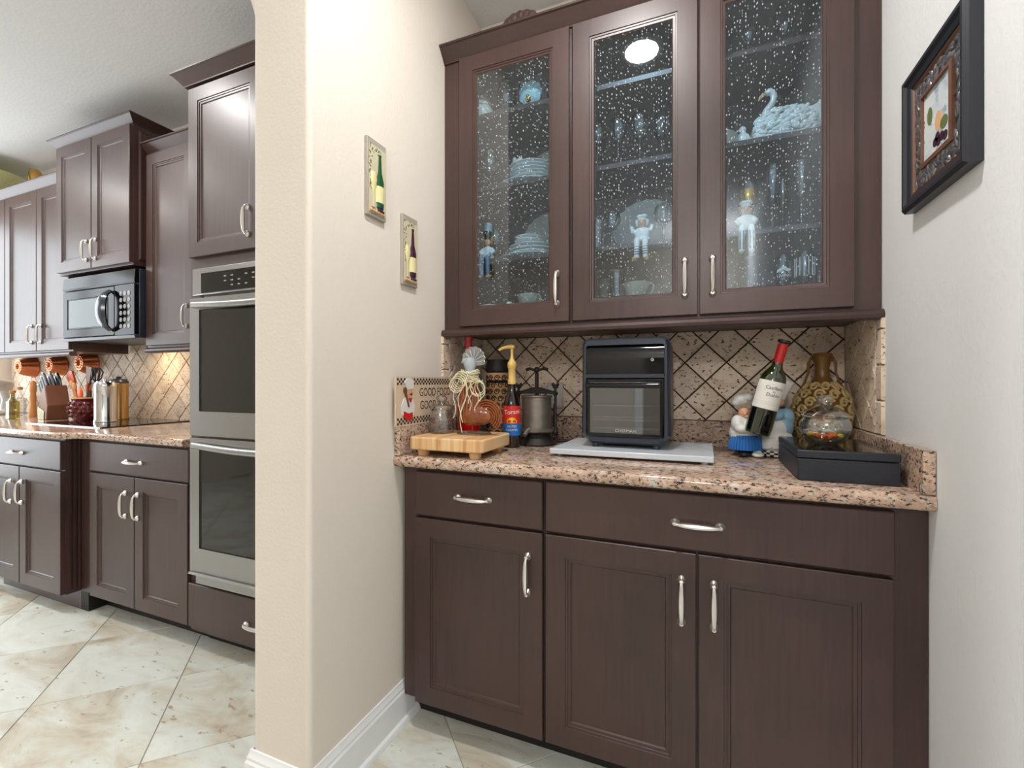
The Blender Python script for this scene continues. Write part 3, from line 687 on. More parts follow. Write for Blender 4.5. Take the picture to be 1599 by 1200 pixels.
# amber glass rooster
RX0, RY0 = -.752, 1.470
t = thing('glass_rooster', 'amber glass rooster with a scalloped clear comb and raffia bow on the butcher block', 'figurine', (RX0, RY0, 1.010))
mb = MB().ell((-.008, 0, .078), (.052, .038, .048)).ell((-.020, 0, .115), (.044, .033, .052)).ell((-.022, 0, .165), (.025, .022, .045)).ell((-.022, 0, .20), (.022, .020, .03))
mb.lathe([(.026, 0), (.018, .025), (.022, .05)], 14, T(-.004, 0, .008)).ell((.03, 0, .07), (.045, .022, .035))
fuse('body', mb, AMBER, t, .005, 3)
mb = MB()
for k in range(6):
    r_ = .016+.0085*k; pts = [(.052+r_*math.cos(a), -.008, .066+r_*math.sin(a)*.98) for a in [(-.9+i*.30) for i in range(12)]]
    mb.tube(pts, .0036, 6)
obj('tail', mb, AMBER, t)
mb = MB()
for k in range(5): mb.tube([(-.040+.012*k, -.030, .062), (-.036+.012*k, -.034, .10), (-.030+.009*k, -.026, .145), (-.028+.006*k, -.020, .19)], [.003, .005, .004, .002], 6)
obj('feathers', mb, AMBER, t)
obj('foot_plate', MB().lathe([(0, 0), (.062, 0), (.066, .004), (.058, .010), (.03, .014), (0, .016)], 30, Matrix.Diagonal((1, .62, 1, 1)), ruf=.04, nruf=14), GLASS, t)
mb = MB().lathe([(.017, .20), (.021, .215), (.018, .235), (.024, .25), (.019, .272), (0, .28)], 20, T(-.016, 0, 0))
mb.ell((-.034, -.002, .262), (.013, .010, .012)).tube([(-.044, 0, .262), (-.054, 0, .256)], [.005, .001], 6)
obj('head', mb, C['pewter'], t)
poly = []
for i in range(9):
    a0 = PI*1.06-i*(PI*1.22/9)
    for j in range(4):
        a = a0-j*(PI*1.22/36); rr = .044+.0045*math.sin(PI*j/4); poly.append((-.002+rr*math.cos(a), .268+rr*math.sin(a)*1.0))
poly += [(.018, .245), (-.02, .245)]
obj('comb', MB().prism(poly, 'y', -.004, .004), thin_glass('frosted_glass', (.72, .78, .8), .35, .9, rough=.25), t, smooth=False, bevel=.002)
mb = MB()
for i in range(7):
    a = PI*.98-i*(PI*1.06/6); mb.tube([(0, -.006, .262), (.036*math.cos(a), -.007, .268+.036*math.sin(a))], [.0016, .003], 5)
obj('comb_ribs', mb, C['pewter'], t)
# raffia, tied round the neck
mb = MB(); R = random.Random(3)
for i in range(46):
    a = R.random()*6.28; pts = []; zc = .205+R.uniform(-.022, .025); rr = R.uniform(.022, .040)
    for k in range(9): pts.append((-.020+rr*math.cos(a+k*.55)+R.uniform(-.004, .004), rr*.8*math.sin(a+k*.55), zc+R.uniform(-.007, .007)))
    mb.tube(pts, .0013, 4)
for i in range(7):
    sx = -1 if i < 5 else 1; cx = -.035 if sx < 0 else .012
    pts = [(cx+sx*(.004*i)+ .028*math.cos(2*PI*k/10)*sx, -.032-.002*i, .20+.026*math.sin(2*PI*k/10)-.006*i) for k in range(11)]
    mb.tube(pts, .0015, 4)
for i in range(9):
    x = -.045+.012*i+R.uniform(-.006, .006); ln = R.uniform(.06, .125) if i > 3 else R.uniform(.13, .185); ph = R.random()*6
    pts = [(x-(.0 if i > 3 else .012*k/8)+.009*math.sin(ph+k*.9), -.036-.0015*k, .195-ln*k/8) for k in range(9)]
    mb.tube(pts, .0014, 4)
obj('raffia', mb, C['raffia'], t)['kind'] = 'stuff'
# iron scroll canister
t = thing('scrolled_canister', 'dark iron scrollwork canister behind the amber rooster', 'canister', (-.838, 1.872, CT))
obj('canister_body', MB().lathe([(0, 0), (.046, 0), (.050, .01), (.050, .28), (.046, .30), (0, .30)], 28), C['peach'], t)
mb = MB(); rr = .0515
for j in range(9):
    for i in range(10):
        a0 = 2*PI*(i+.5*(j % 2))/10; z0 = .03+j*.030; pts = []
        for k in range(13):
            b = k*.75; q_ = .014*(1-k/17); pts.append((rr*math.cos(a0+q_*math.cos(b)/rr), rr*math.sin(a0+q_*math.cos(b)/rr), z0+q_*math.sin(b)))
        mb.tube(pts, .0022, 4)
for z in (.012, .255, .30): mb.lathe([(.050, z-.006), (.055, z), (.050, z+.006), (.05, z-.006)], 28)
obj('scrollwork', mb, IRON, t)
obj('lid', MB().lathe([(.056, .300), (.057, .318), (.050, .340), (.052, .352), (0, .354)], 28), IRON, t)
# syrup bottle with pump
t = thing('syrup_bottle', 'dark syrup bottle with red and blue label and tan pump', 'bottle', (-.682, 1.655, CT))
BR = .034
obj('bottle_body', MB().lathe([(0, 0), (BR-.002, 0), (BR, .004), (BR, .165), (BR-.004, .182), (.020, .205), (.0145, .225), (.014, .245), (0, .245)], 28), DARKG, t)
def wrap(mb, poly_fn, r, a0, a1, z0, z1, n=20):
    vs = [(r*math.cos(a0+(a1-a0)*i/n), r*math.sin(a0+(a1-a0)*i/n), z) for z in (z0, z1) for i in range(n+1)]
    return mb.add(vs, [(i, i+1, n+2+i, n+1+i) for i in range(n)])
def on_cyl(r, ac, zc, M=None):
    def fn(a, b):
        p = Vector((r*math.cos(ac+a/r), r*math.sin(ac+a/r), zc+b)); return tuple(M @ p) if M is not None else tuple(p)
    return fn
AC = -PI/2+.38       # towards the camera
obj('label', wrap(MB(), None, BR+.0006, AC-1.9, AC+1.9, .048, .162), C['label_red'], t, fix=False)
obj('lower_label', wrap(MB(), None, BR+.0009, AC-1.9, AC+1.9, .048, .094), C['label_blue'], t, fix=False)
mb = MB(); n = 14
vs = [on_cyl(BR+.0012, AC, .100)(a*.016, b*.016) for a, b in [(0, 0)]+[(math.cos(2*PI*i/n)*1.3, abs(math.sin(2*PI*i/n))*1.1 if i < 8 else -.25) for i in range(n)]]
obj('emblem', mb.add(vs, [(0, 1+i, 1+(i+1) % n) for i in range(n)]), C['yellow'], t, fix=False)
mb = MB(); text_flat(mb, 'Torani', .025, lambda a, b: on_cyl(BR+.0014, AC, .138)(a*1.0, b+a*.08)); text_flat(mb, 'SALTED', .0115, on_cyl(BR+.0014, AC, .083)); text_flat(mb, 'CARAMEL', .0115, on_cyl(BR+.0014, AC, .070))
obj('label_print', mb, C['label_white'], t, fix=False)
p = obj('pump', MB().lathe([(0, .245), (.0165, .245), (.0165, .262), (.0145, .266), (.0145, .305), (.0175, .310), (.0175, .328), (.013, .334), (.007, .345), (.0052, .36), (.0052, .384), (0, .384)], 20), C['tan_plastic'], t)
obj('spout', MB().tube([(.010, 0, .388), (0, 0, .391), (-.02, -.004, .390), (-.040, -.008, .384), (-.050, -.01, .377)], [.008, .010, .0075, .006, .005], 10), C['tan_plastic'], p)
obj('dip_tube', MB().lathe([(0, .175), (.004, .175), (.004, .245), (0, .245)], 8), C['tan_plastic'], p)
# iron fruit press
t = thing('fruit_press', 'antique dark metal fruit press with a screw handle beside the outlet', 'press', (-.620, 1.770, CT))
obj('base', MB().lathe([(.078, 0), (.082, .006), (.060, .030), (.052, .045), (.0, .045)], 28), IRON, t)
obj('tray', MB().lathe([(0, .048), (.062, .048), (.075, .056), (.077, .068), (.073, .066), (.06, .055), (0, .055)], 28), IRONT, t)
obj('spout', MB().tube([(-.01, -.060, .062), (-.012, -.085, .058), (-.014, -.105, .046)], [.012, .010, .008], 8), IRONT, t)
obj('drum', MB().lathe([(0, .056), (.060, .056), (.060, .190), (.064, .193), (.064, .199), (.057, .199), (.057, .190), (0, .188)], 36), IRONT, t)
obj('crossbar', MB().prism([(-.088, .212), (-.05, .222), (-.015, .232), (.015, .232), (.05, .222), (.088, .212), (.088, .202), (.05, .206), (-.05, .206), (-.088, .202)], 'y', -.010, .010), IRON, t, bevel=.003)
p = obj('screw', MB().lathe([(0, .19), (.008, .19)]+[(.0072+(.0012 if i % 2 else 0), .20+i*.0035) for i in range(26)]+[(0, .295)], 14), IRON, t)
mb = MB().tube([(-.046, 0, .303), (-.03, 0, .308), (-.012, 0, .303), (.012, 0, .303), (.03, 0, .308), (.046, 0, .303)], [.007, .006, .005, .005, .006, .007], 8).ell((0, 0, .303), (.013, .010, .013), 12, 8)
obj('handle', mb, IRON, p)
for s in (-1, 1):
    mb = MB().tube([(s*.079, 0, .05), (s*.079, 0, .13), (s*.079, 0, .20)], [.006, .0045, .006], 8).ell((s*.079, 0, .205), (.010, .010, .008)).ell((s*.079, 0, .235), (.013, .008, .009)).tube([(s*.079, 0, .20), (s*.079, 0, .24)], .005, 8)
    mb.ell((s*.079-.010, 0, .243), (.006, .006, .007)).ell((s*.079+.010, 0, .243), (.006, .006, .007)).ell((s*.079, 0, .05), (.010, .010, .012))
    obj('side_rod', mb, IRON, t)
# outlets
def outlet(label, x, z):
    t = thing('wall_outlet', label, 'outlet', (x, YW-.0095, z))
    obj('cover_plate', MB().box(-.037, .037, -.006, 0, -.058, .058), C['outlet_white'], t, bevel=.003)
    for s in (-1, 1):
        r_ = obj('receptacle', MB().lathe([(0, 0), (.017, 0), (.017, .0025), (0, .0025)], 20, T(0, -.006, s*.02) @ RX(PI/2) @ Matrix.Diagonal((1, .85, 1, 1))), C['outlet_white'], t)
        obj('slots', MB().box(-.007, -.005, -.0092, -.008, s*.02-.004, s*.02+.006).box(.005, .007, -.0092, -.008, s*.02-.004, s*.02+.006), C['dark_slot'], r_, smooth=False)
outlet('white wall outlet on the travertine beside the antique press', -.606, 1.137)
outlet('white wall outlet behind the tall chef of the bottle holder', .262, 1.140)
# marble board and air fryer
t = thing('marble_board', 'white marble board on small feet under the black oven', 'board', (-.22, 1.68, CT))
obj('slab', MB().add([(x, y, z) for z in (.952, .971) for x, y in ((-.481, 1.503), (.036, 1.516), (.040, 1.862), (-.467, 1.838))], [(3,2,1,0),(4,5,6,7),(0,1,5,4),(1,2,6,5),(2,3,7,6),(3,0,4,7)]), MARBLE, t, world=True, bevel=.003)
for x in (-.45, .010):
    for y in (1.53, 1.82): obj('foot', MB().lathe([(0, CT), (.010, CT), (.010, .953), (0, .953)], 12, T(x, y, 0)), C['grey_plastic'], t, world=True)
t = thing('air_fryer_oven', 'black countertop air fryer oven with a glass door and touch panel', 'oven', (-.243, 1.72, .971))
X0, X1, Z0, Z1 = -.392, -.094, .984, 1.350
def front_poly(i):
    a, b = X0+i, X1-i; c, d = Z0+i, Z1-i
    return [(a+.034, c), (b-.034, c), (b, c+.030), (b-.003, d-.022), (b-.008, d-.007), (b-.022, d), (a+.022, d), (a+.008, d-.007), (a+.003, d-.022), (a, c+.030)]
obj('body', MB().prism(front_poly(.002), 'y', 1.680, 1.845), BLACKM, t, world=True, bevel=.008)
# front shell: bezel lofted from the body outline, open where the door and panel sit
outer = front_poly(0); outb = front_poly(.0); n = len(outer)
def rect_on(i, x0, x1, z0, z1):
    # same vertex count as the outline, laid round the opening rectangle
    m = (z0+z1)/2
    return [(x0+.02, z0), (x1-.02, z0), (x1, z0+.016), (x1, z1-.02), (x1, z1-.006), (x1-.006, z1), (x0+.006, z1), (x0, z1-.006), (x0, z1-.02), (x0, z0+.016)][i]
ox0, ox1, oz0, oz1 = -.374, -.112, 1.008, 1.325
mb = MB(); vs = [(x, 1.686, z) for x, z in outer]+[(x, 1.605, z) for x, z in outer]+[(x, 1.590, z) for x, z in front_poly(.008)]+[(rect_on(i, ox0, ox1, oz0, oz1)[0], 1.590, rect_on(i, ox0, ox1, oz0, oz1)[1]) for i in range(n)]+[(rect_on(i, ox0, ox1, oz0, oz1)[0], 1.675, rect_on(i, ox0, ox1, oz0, oz1)[1]) for i in range(n)]
fs = [(k*n+i, k*n+(i+1) % n, (k+1)*n+(i+1) % n, (k+1)*n+i) for k in range(4) for i in range(n)]
obj('front_shell', mb.add(vs, fs), BLACKM, t, world=True, ang=30)
cp = obj('control_panel', MB().prism([(1.675, 1.226), (1.588, 1.226), (1.586, 1.27), (1.588, 1.305), (1.594, 1.318), (1.604, 1.325), (1.675, 1.325)], 'x', ox0+.001, ox1-.001), BLACKG, t, world=True, ang=50)
obj('power_symbol', MB().lathe([(.003, 0), (.005, 0), (.005, .0006), (.003, .0006), (.003, 0)], 16, T(-.150, 1.5865, 1.272) @ RX(PI/2)).box(-.1506, -.1494, 1.5855, 1.5862, 1.271, 1.278), C['outlet_white'], cp, world=True)
obj('band', MB().box(ox0+.001, ox1-.001, 1.586, 1.675, 1.212, 1.225), BLACKM, t, world=True, smooth=False)
d = obj('door', MB().rings(ox0+.002, ox1-.002, oz0+.002, 1.209, [(0, 1.62), (0, 1.589), (.004, 1.586), (.012, 1.586), (.012, 1.60)], cap=False), BLACKG, t, world=True, smooth=False)
obj('door_glass', MB().box(ox0+.013, ox1-.013, 1.588, 1.591, oz0+.013, 1.198), thin_glass('smoked_glass', (.62, .66, .70), .16, .7), d, world=True, smooth=False)
obj('handle', MB().tube([(x, 1.560, 1.186) for x in (ox0+.006, -.243, ox1-.016)], .009, 12, flat=1.1).box(ox0+.006, ox0+.018, 1.56, 1.588, 1.180, 1.192).box(ox1-.028, ox1-.016, 1.56, 1.588, 1.180, 1.192), BLACKG, d, world=True)
mb = text_flat(MB(), 'CHEFMAN', .0135, lambda a, b: (-.243+a*1.15+.006, 1.5870, 1.031+b))
obj('lettering', mb, C['outlet_white'], d, world=True, smooth=False)
obj('cavity', MB().box(ox0+.002, ox1-.002, 1.670, 1.674, oz0, 1.21), C['dark_slot'], t, world=True, smooth=False)
for z in (1.035, 1.065, 1.075, 1.115):
    mb = MB().tube([(ox0+.02, 1.618, z), (ox1-.02, 1.618, z)], .0018, 6).tube([(ox0+.02, 1.66, z), (ox1-.02, 1.66, z)], .0018, 6)
    for k in range(14): mb.tube([(ox0+.025+k*.0162, 1.618, z), (ox0+.025+k*.0162, 1.662, z)], .0010, 4)
    obj('wire_rack', mb, CHROME, t, world=True)
for x in (-.345, -.140):
    for y in (1.615, 1.81): obj('foot', MB().lathe([(0, .9712), (.012, .9712), (.012, .987), (0, .987)], 12, T(x, y, 0)), BLACKM, t, world=True)
tag(obj('power_cord', MB().tube([(-.30, 1.853, 1.00), (-.38, 1.90, .975), (-.48, 1.90, .951), (-.53, 1.84, .951), (-.555, 1.80, .951), (-.56, 1.86, .955), (-.575, 1.90, .965), (-.600, 1.94, 1.02), (-.606, 1.963, 1.10)], .0032, 8), BLACKM), 'black power cord curling on the counter behind the press', 'cord')

# black box
t = thing('wooden_box', 'flat black leatherette box with a hinged lid at the right of the counter', 'box', (.338, 1.54, CT))
obj('box_body', MB().box(.231, .446, 1.382, 1.695, CT+.0005, 1.001), LEATHER, t, world=True, bevel=.002)
l = obj('lid', MB().box(.230, .447, 1.381, 1.696, 1.0025, 1.023), LEATHER, t, world=True, bevel=.003)
obj('lid_panel', MB().box(.238, .439, 1.389, 1.688, 1.0225, 1.0236), BLACKG, l, world=True, smooth=False)
# candy jar
t = thing('candy_jar', 'round glass candy jar with domed lid on the black box', 'jar', (.322, 1.528, 1.0238))
obj('bowl', MB().lathe([(0, .001), (.030, .001), (.046, .012), (.059, .032), (.062, .050), (.058, .066), (.053, .074), (.056, .076), (.0505, .076), (.055, .062), (.059, .048), (.056, .034), (.044, .016), (.028, .006), (0, .005)], 32), GLASS, t)
obj('lid', MB().lathe([(.060, .0775), (.061, .081), (.048, .092), (.030, .103), (.014, .108), (.009, .113), (.017, .119), (.020, .128), (.013, .138), (0, .140)], 32), GLASS, t)
cn = [C['candy_orange'], C['candy_yellow'], C['candy_white'], C['red']]
for i in range(18):
    a = i*2.4; rr = .036*((i+.5)/18)**.5
    obj('candy', MB().lathe([(0, 0), (.008, .001), (.0095, .005), (.006, .011), (0, .015)], 10, T(rr*math.cos(a), rr*math.sin(a), .010+(.004 if i < 8 else .002)+.25*rr) @ RX(1.2*math.sin(a)) @ RY(.9*math.cos(i))), cn[i % 4 if i % 5 else 0], t)
# scrollwork vase
t = thing('decorative_vase', 'olive and gold long-necked vase with cream scrollwork in the corner', 'vase', (.385, 1.872, CT))
prof = [(0, 0), (.040, 0), (.048, .008), (.06, .04), (.078, .10), (.086, .15), (.080, .195), (.060, .230), (.036, .250), (.024, .272), (.021, .30), (.026, .325), (.032, .342), (.028, .352), (.018, .354), (.016, .340), (0, .336)]
obj('vase_body', MB().lathe(prof, 32), C['olive_gold'], t)
def prad(z):
    for (r0, z0), (r1, z1) in zip(prof[1:13], prof[2:14]):
        if z0 <= z <= z1: return r0+(r1-r0)*(z-z0)/max(1e-6, z1-z0)
    return .03
mb = MB(); m2 = MB(); R = random.Random(5)
for j in range(8):
    for i in range(10):
        a0 = 2*PI*(i+.5*(j % 2))/10; z0 = .055+j*.0262; r0 = prad(z0)
        pts = []
        for k in range(12):
            b = k*.8+R.random()*.2; q_ = min(.017, r0*.28)*(1-k/14); zz = z0+q_*math.sin(b); rr = prad(zz)+.0018; pts.append((rr*math.cos(a0+q_*math.cos(b)/r0), rr*math.sin(a0+q_*math.cos(b)/r0), zz))
        mb.tube(pts, [.0062*(1-k/18) for k in range(12)], 5)
obj('scrollwork', mb, C['scroll_cream'], t)
for s in (-1, 1): obj('handle', MB().tube([(s*.030, 0, .340), (s*.040, 0, .318), (s*.040, 0, .285), (s*.052, 0, .250), (s*.072, 0, .215)], [.004, .005, .004, .004, .003], 8), C['olive_gold'], t)
# chef bottle holder
t = thing('chef_bottle_holder', 'figurine of two plump chefs holding up a wine bottle', 'figurine', (.185, 1.785, CT))
def F(name, mb, m, vox=.0032, sm=3, par=None): return fuse(name, mb, m, par or t, vox, sm, world=True)
lx, ly = .140, 1.778
F('body', MB().ell((lx, ly, 1.045), (.044, .038, .045)).ell((lx-.004, ly, 1.020), (.047, .042, .045)).ell((lx-.024, ly-.02, 1.055), (.022, .024, .03)).ell((lx-.014, ly-.044, 1.040), (.022, .018, .016)).ell((lx+.006, ly-.056, 1.040), (.018, .014, .013)), C['chef_white'])
F('head', MB().ell((lx-.004, ly-.012, 1.092), (.019, .019, .021)).ell((lx-.002, ly-.032, 1.090), (.006, .006, .006)).ell((lx+.004, ly-.030, 1.080), (.010, .006, .005)), C['skin'], .002)
F('hand', MB().ell((lx+.020, ly-.064, 1.044), (.012, .010, .012)).tube([(lx+.022, ly-.07, 1.052), (lx+.034, ly-.072, 1.056)], .004).tube([(lx+.024, ly-.07, 1.044), (lx+.036, ly-.072, 1.047)], .004).tube([(lx+.022, ly-.07, 1.036), (lx+.034, ly-.072, 1.038)], .004), C['skin'], .002, 1)
F('hat', MB().lathe([(.018, 1.104), (.019, 1.125), (.022, 1.130)], 16, T(lx-.004, ly-.010, 0)).ell((lx-.014, ly-.010, 1.140), (.026, .028, .018)).ell((lx-.028, ly-.012, 1.128), (.016, .020, .014)).ell((lx+.008, ly-.008, 1.146), (.020, .022, .015)), C['chef_white'])
ap = MB()
for i in range(15):
    a = -PI+.25+i*(PI-.5)/14+.1; ap.tube([(lx+.040*math.cos(a), ly+.038*math.sin(a), 1.015), (lx+.050*math.cos(a), ly+.046*math.sin(a), .988), (lx+.052*math.cos(a), ly+.048*math.sin(a), .966)], [.005, .006, .0055], 6)
obj('apron', ap, C['apron_blue'], t, world=True)
F('trousers', MB().ell((lx-.012, ly, .972), (.030, .036, .020)).ell((lx+.022, ly-.004, .972), (.028, .036, .020)), C['trouser'])
for x in (lx-.006, lx+.036): F('shoe', MB().ell((x, ly-.036, .9535), (.020, .030, .009)).ell((x, ly-.026, .960), (.014, .018, .010)), C['chef_white'] if x > lx else C['trouser'], .002, 1)
rx, ry = .236, 1.790
F('body', MB().ell((rx, ry, 1.000), (.052, .044, .050)).ell((rx, ry, 1.045), (.046, .040, .042)), C['chef_white'])
F('shirt', MB().ell((rx+.006, ry+.006, 1.085), (.040, .034, .032)).ell((rx+.020, ry+.006, 1.050), (.034, .040, .046)).ell((rx-.006, ry-.034, 1.086), (.026, .018, .018)).ell((rx-.030, ry-.050, 1.084), (.022, .014, .014)).ell((rx+.030, ry-.005, 1.08), (.024, .028, .030)), C['sky_blue'])
F('head', MB().ell((rx+.004, ry-.008, 1.132), (.020, .020, .022)).ell((rx-.002, ry-.028, 1.130), (.006, .007, .006)).ell((rx+.0, ry-.022, 1.119), (.012, .009, .006)), C['skin'], .002)
F('hand', MB().ell((rx-.052, ry-.058, 1.085), (.012, .009, .012)).tube([(rx-.054, ry-.064, 1.093), (rx-.068, ry-.066, 1.096)], .004).tube([(rx-.056, ry-.064, 1.085), (rx-.070, ry-.066, 1.087)], .004).tube([(rx-.054, ry-.064, 1.077), (rx-.067, ry-.066, 1.077)], .004), C['skin'], .002, 1)
obj('hat', MB().lathe([(0, .0), (.020, 0), (.021, .02), (.030, .056), (.031, .062), (.024, .066), (0, .067)], 20, T(rx+.006, ry-.006, 1.143) @ RY(.30), ruf=.04, nruf=12, rfrom=3), C['chef_white'], t, world=True)
obj('collar', MB().lathe([(.017, 1.108), (.022, 1.110), (.022, 1.116), (.017, 1.117), (.017, 1.108)], 18, T(rx+.004, ry-.006, 0)), C['plum'], t, world=True)
F('apron', MB().ell((rx-.004, ry-.012, .990), (.050, .040, .038)).lathe([(.048, .958), (.050, .975), (.046, 1.01)], 20, T(rx-.003, ry-.006, 0)), C['chef_white'])
mb = MB(); 
obj('trousers', MB().lathe([(0, CT), (.044, CT), (.046, .950), (.046, .966), (0, .968)], 24, T(rx, ry, 0)), C['trouser'], t, world=True)
for j in range(3):
    for i in range(24):
        if (i+j) % 2: 
            a = 2*PI*i/24; b_ = 2*PI*(i+1)/24; z = .948+j*.0065; mb.add([(rx+.0468*math.cos(a), ry+.0468*math.sin(a), z), (rx+.0468*math.cos(b_), ry+.0468*math.sin(b_), z), (rx+.0468*math.cos(b_), ry+.0468*math.sin(b_), z+.0065), (rx+.0468*math.cos(a), ry+.0468*math.sin(a), z+.0065)], [(0,1,2,3)])
obj('checker_hem', mb, C['chef_white'], t, world=True, fix=False)
# wine bottle, leaning in the chefs' arms
M = T(.170, 1.716, 1.026) @ RY(.255)
t = thing('wine_bottle', 'green wine bottle with white label and red foil leaning in the chefs\' arms', 'bottle', (.170, 1.716, 1.026))
t.rotation_euler = (0, .255, 0)
obj('bottle_body', MB().lathe([(0, .006), (.030, .0), (.038, .003), (.0395, .01), (.0395, .178), (.037, .195), (.028, .212), (.018, .228), (.0148, .245), (.0142, .302), (0, .302)], 32), GREENG, t)
obj('wine', MB().lathe([(0, .010), (.035, .010), (.036, .02), (.036, .085), (0, .087)], 28), DARKG, t)
obj('foil', MB().lathe([(.0152, .238), (.0150, .298), (.0150, .304), (0, .304)], 24), C['red'], t)
obj('stopper', MB().lathe([(0, .303), (.010, .303), (.010, .308), (.0185, .309), (.0185, .317), (0, .318)], 20), C['trouser'], t)
AW = -PI/2+.0
obj('label', wrap(MB(), None, .0402, AW-1.35, AW+1.35, .088, .180), C['label_white'], t, fix=False)
mb = MB(); text_flat(mb, 'Casillero', .0155, on_cyl(.0407, AW+.22, .158)); text_flat(mb, 'del', .0075, on_cyl(.0407, AW+.22, .146)); text_flat(mb, 'Diablo', .0155, on_cyl(.0407, AW+.22, .135))
obj('label_print', mb, C['ink'], t, fix=False)
wrap(mb2 := MB(), None, .0405, AW-1.3, AW+1.3, .110, .1104); wrap(mb2, None, .0405, AW-1.3, AW+1.3, .103, .1034)
obj('label_lines', mb2, C['grey_plastic'], t, fix=False)

# ------------------------------------------------------------------ on the walls
def plaque(label, y0, y1, z0, z1, bot, lab_w):
    t = thing('wine_plaque', label, 'plaque', (XL, (y0+y1)/2, (z0+z1)/2))
    W, H = y1-y0, z1-z0
    obj('backing', MB().box(0, .012, -W/2, W/2, -H/2, H/2), C['grey_stone'], t, bevel=.002)
    obj('field', MB().box(.012, .0135, -W/2+.008, W/2-.004, -H/2+.012, H/2-.020), C['plaque_cream'], t, smooth=False)
    Mx = T(.0135, .012, -H*.36) @ Matrix.Diagonal((.55, 1, 1, 1))
    obj('bottle', MB().lathe([(0, 0), (.017, 0), (.018, .01), (.018, .085), (.009, .115), (.0065, .165), (.008, .172), (0, .174)], 16, Mx), bot, t)
    obj('bottle_label', MB().lathe([(.0188, .015), (.0188, .068)], 16, Mx), C['wine_label'], t)
    g_ = MB().lathe([(.010, 0), (.002, .003), (.002, .05), (.012, .07), (.015, .09), (.012, .112)], 12, T(.0135, -.018, -H*.38) @ Matrix.Diagonal((.45, 1, 1, 1)))
    obj('goblet', g_, C['wine_label'], t)
    mb = MB()
    for i in range(7): mb.ell((.017, .004+.007*(i % 4), -H*.40+.007*(i//4)), .0048, 8, 6)
    obj('grapes', mb, C['grape'], t)
    mb = MB(); R = random.Random(int(z0*100))
    for i in range(34):
        s = i/33; yy = -W/2+.012+R.uniform(-.004, .006) if i < 22 else -W/2+.01+(i-22)*.005; zz = -H*.15+s*H*.75 if i < 22 else H/2-.032+R.uniform(-.008, .008)
        zz = min(zz, H/2-.026); a = R.random()*6
        mb.add([(.0142, yy, zz), (.0152, yy+.005*math.cos(a), zz+.005*math.sin(a)), (.0142, yy+.009*math.cos(a+.3), zz+.009*math.sin(a+.3)), (.0142, yy+.005*math.cos(a+.8), zz+.005*math.sin(a+.8))], [(0, 1, 2, 3)])
    obj('vine_leaves', mb, C['leaf'], t, smooth=False)['kind'] = 'stuff'
    mb = MB()
    for i in range(6): mb.ell((.016, -.03+.012*i, -H/2+.018), (.004, .007, .005), 8, 6)
    obj('pebbles', mb, C['peach'], t)['kind'] = 'stuff'
plaque('stone plaque with a green wine bottle relief, higher of the two on the wall', 1.158, 1.252, 1.727, 1.975, C['bottle_green'], 1)
plaque('stone plaque with a dark red wine bottle relief, lower of the two', 1.344, 1.434, 1.543, 1.792, C['bottle_plum'], 1)
# framed picture
t = thing('framed_picture', 'dark ornate framed fruit picture on the right wall', 'picture', (XR, 1.272, 1.7735))
def frame_rings(mb, W, H, prof):
    vs = []
    for ins, x in prof: vs += [(-x, -W/2+ins, -H/2+ins), (-x, W/2-ins, -H/2+ins), (-x, W/2-ins, H/2-ins), (-x, -W/2+ins, H/2-ins)]
    n = len(prof); return mb.add(vs, [(k*4+i, k*4+(i+1) % 4, ((k+1) % n)*4+(i+1) % 4, ((k+1) % n)*4+i) for k in range(n) for i in range(4)])
W, H = .296, .323
obj('frame', frame_rings(MB(), W, H, [(0, .001), (0, .022), (.006, .030), (.014, .030), (.020, .024), (.030, .020), (.036, .012), (.036, .001)]), C['frame_black'], t, ang=20)
obj('bead_trim', frame_rings(MB(), W-.066, H-.066, [(0, .010), (0, .017), (.004, .019), (.008, .014), (.008, .010)]), C['frame_bronze'], t, ang=20)
mb = MB(); R = random.Random(11); iw, ih = W/2-.040, H/2-.040
for i in range(230):
    while True:
        y, z = R.uniform(-iw, iw), R.uniform(-ih, ih)
        if abs(y) > iw-.036 or abs(z) > ih-.040: break
    mb.ell((0, 0, 0), (.006, .019, .0065), 8, 5, T(-.010, y, z) @ RX(R.random()*3.1))
obj('carved_border', mb, plain('tarnished_silver', (136, 134, 138), .3, .8, var=.5, vscale=40), t)
obj('back_panel', MB().box(-.011, -.001, -iw-.004, iw+.004, -ih-.004, ih+.004), C['dark_slot'], t, smooth=False)
obj('inner_frame', frame_rings(MB(), 2*(iw-.036), 2*(ih-.038), [(0, .008), (0, .018), (.008, .020), (.008, .008)]), C['frame_bronze'], t, ang=20)
pm = stone('fruit_watercolor', [(.2, (120, 130, 150)), (.42, (190, 200, 206)), (.6, (206, 210, 208)), (.8, (180, 196, 160))], (150, 156, 170), .5, scale=14, pitscale=20, pitth=.38, stretch=(1, 1, 1), bumpd=0.0)
obj('print', MB().box(-.0135, -.011, -iw+.040, iw-.040, -ih+.042, ih-.042), pm, t, smooth=False)
def blob(y, z, ry, rz, m, nme): obj(nme, MB().prism([(y+ry*math.cos(a*PI/7), z+rz*math.sin(a*PI/7)) for a in range(14)], 'x', -.0142, -.0135), m, t, smooth=False)
blob(-.005, -.010, .015, .022, C['peach'], 'painted_pear'); blob(-.03, -.025, .016, .014, C['leaf'], 'painted_leaf'); blob(.035, .02, .012, .02, C['leaf'], 'painted_leaf')
for y, z in ((-.02, -.05), (-.005, -.055), (.01, -.05), (-.035, -.055), (.0, -.042)): blob(y, z, .010, .010, C['plum'], 'painted_grape')
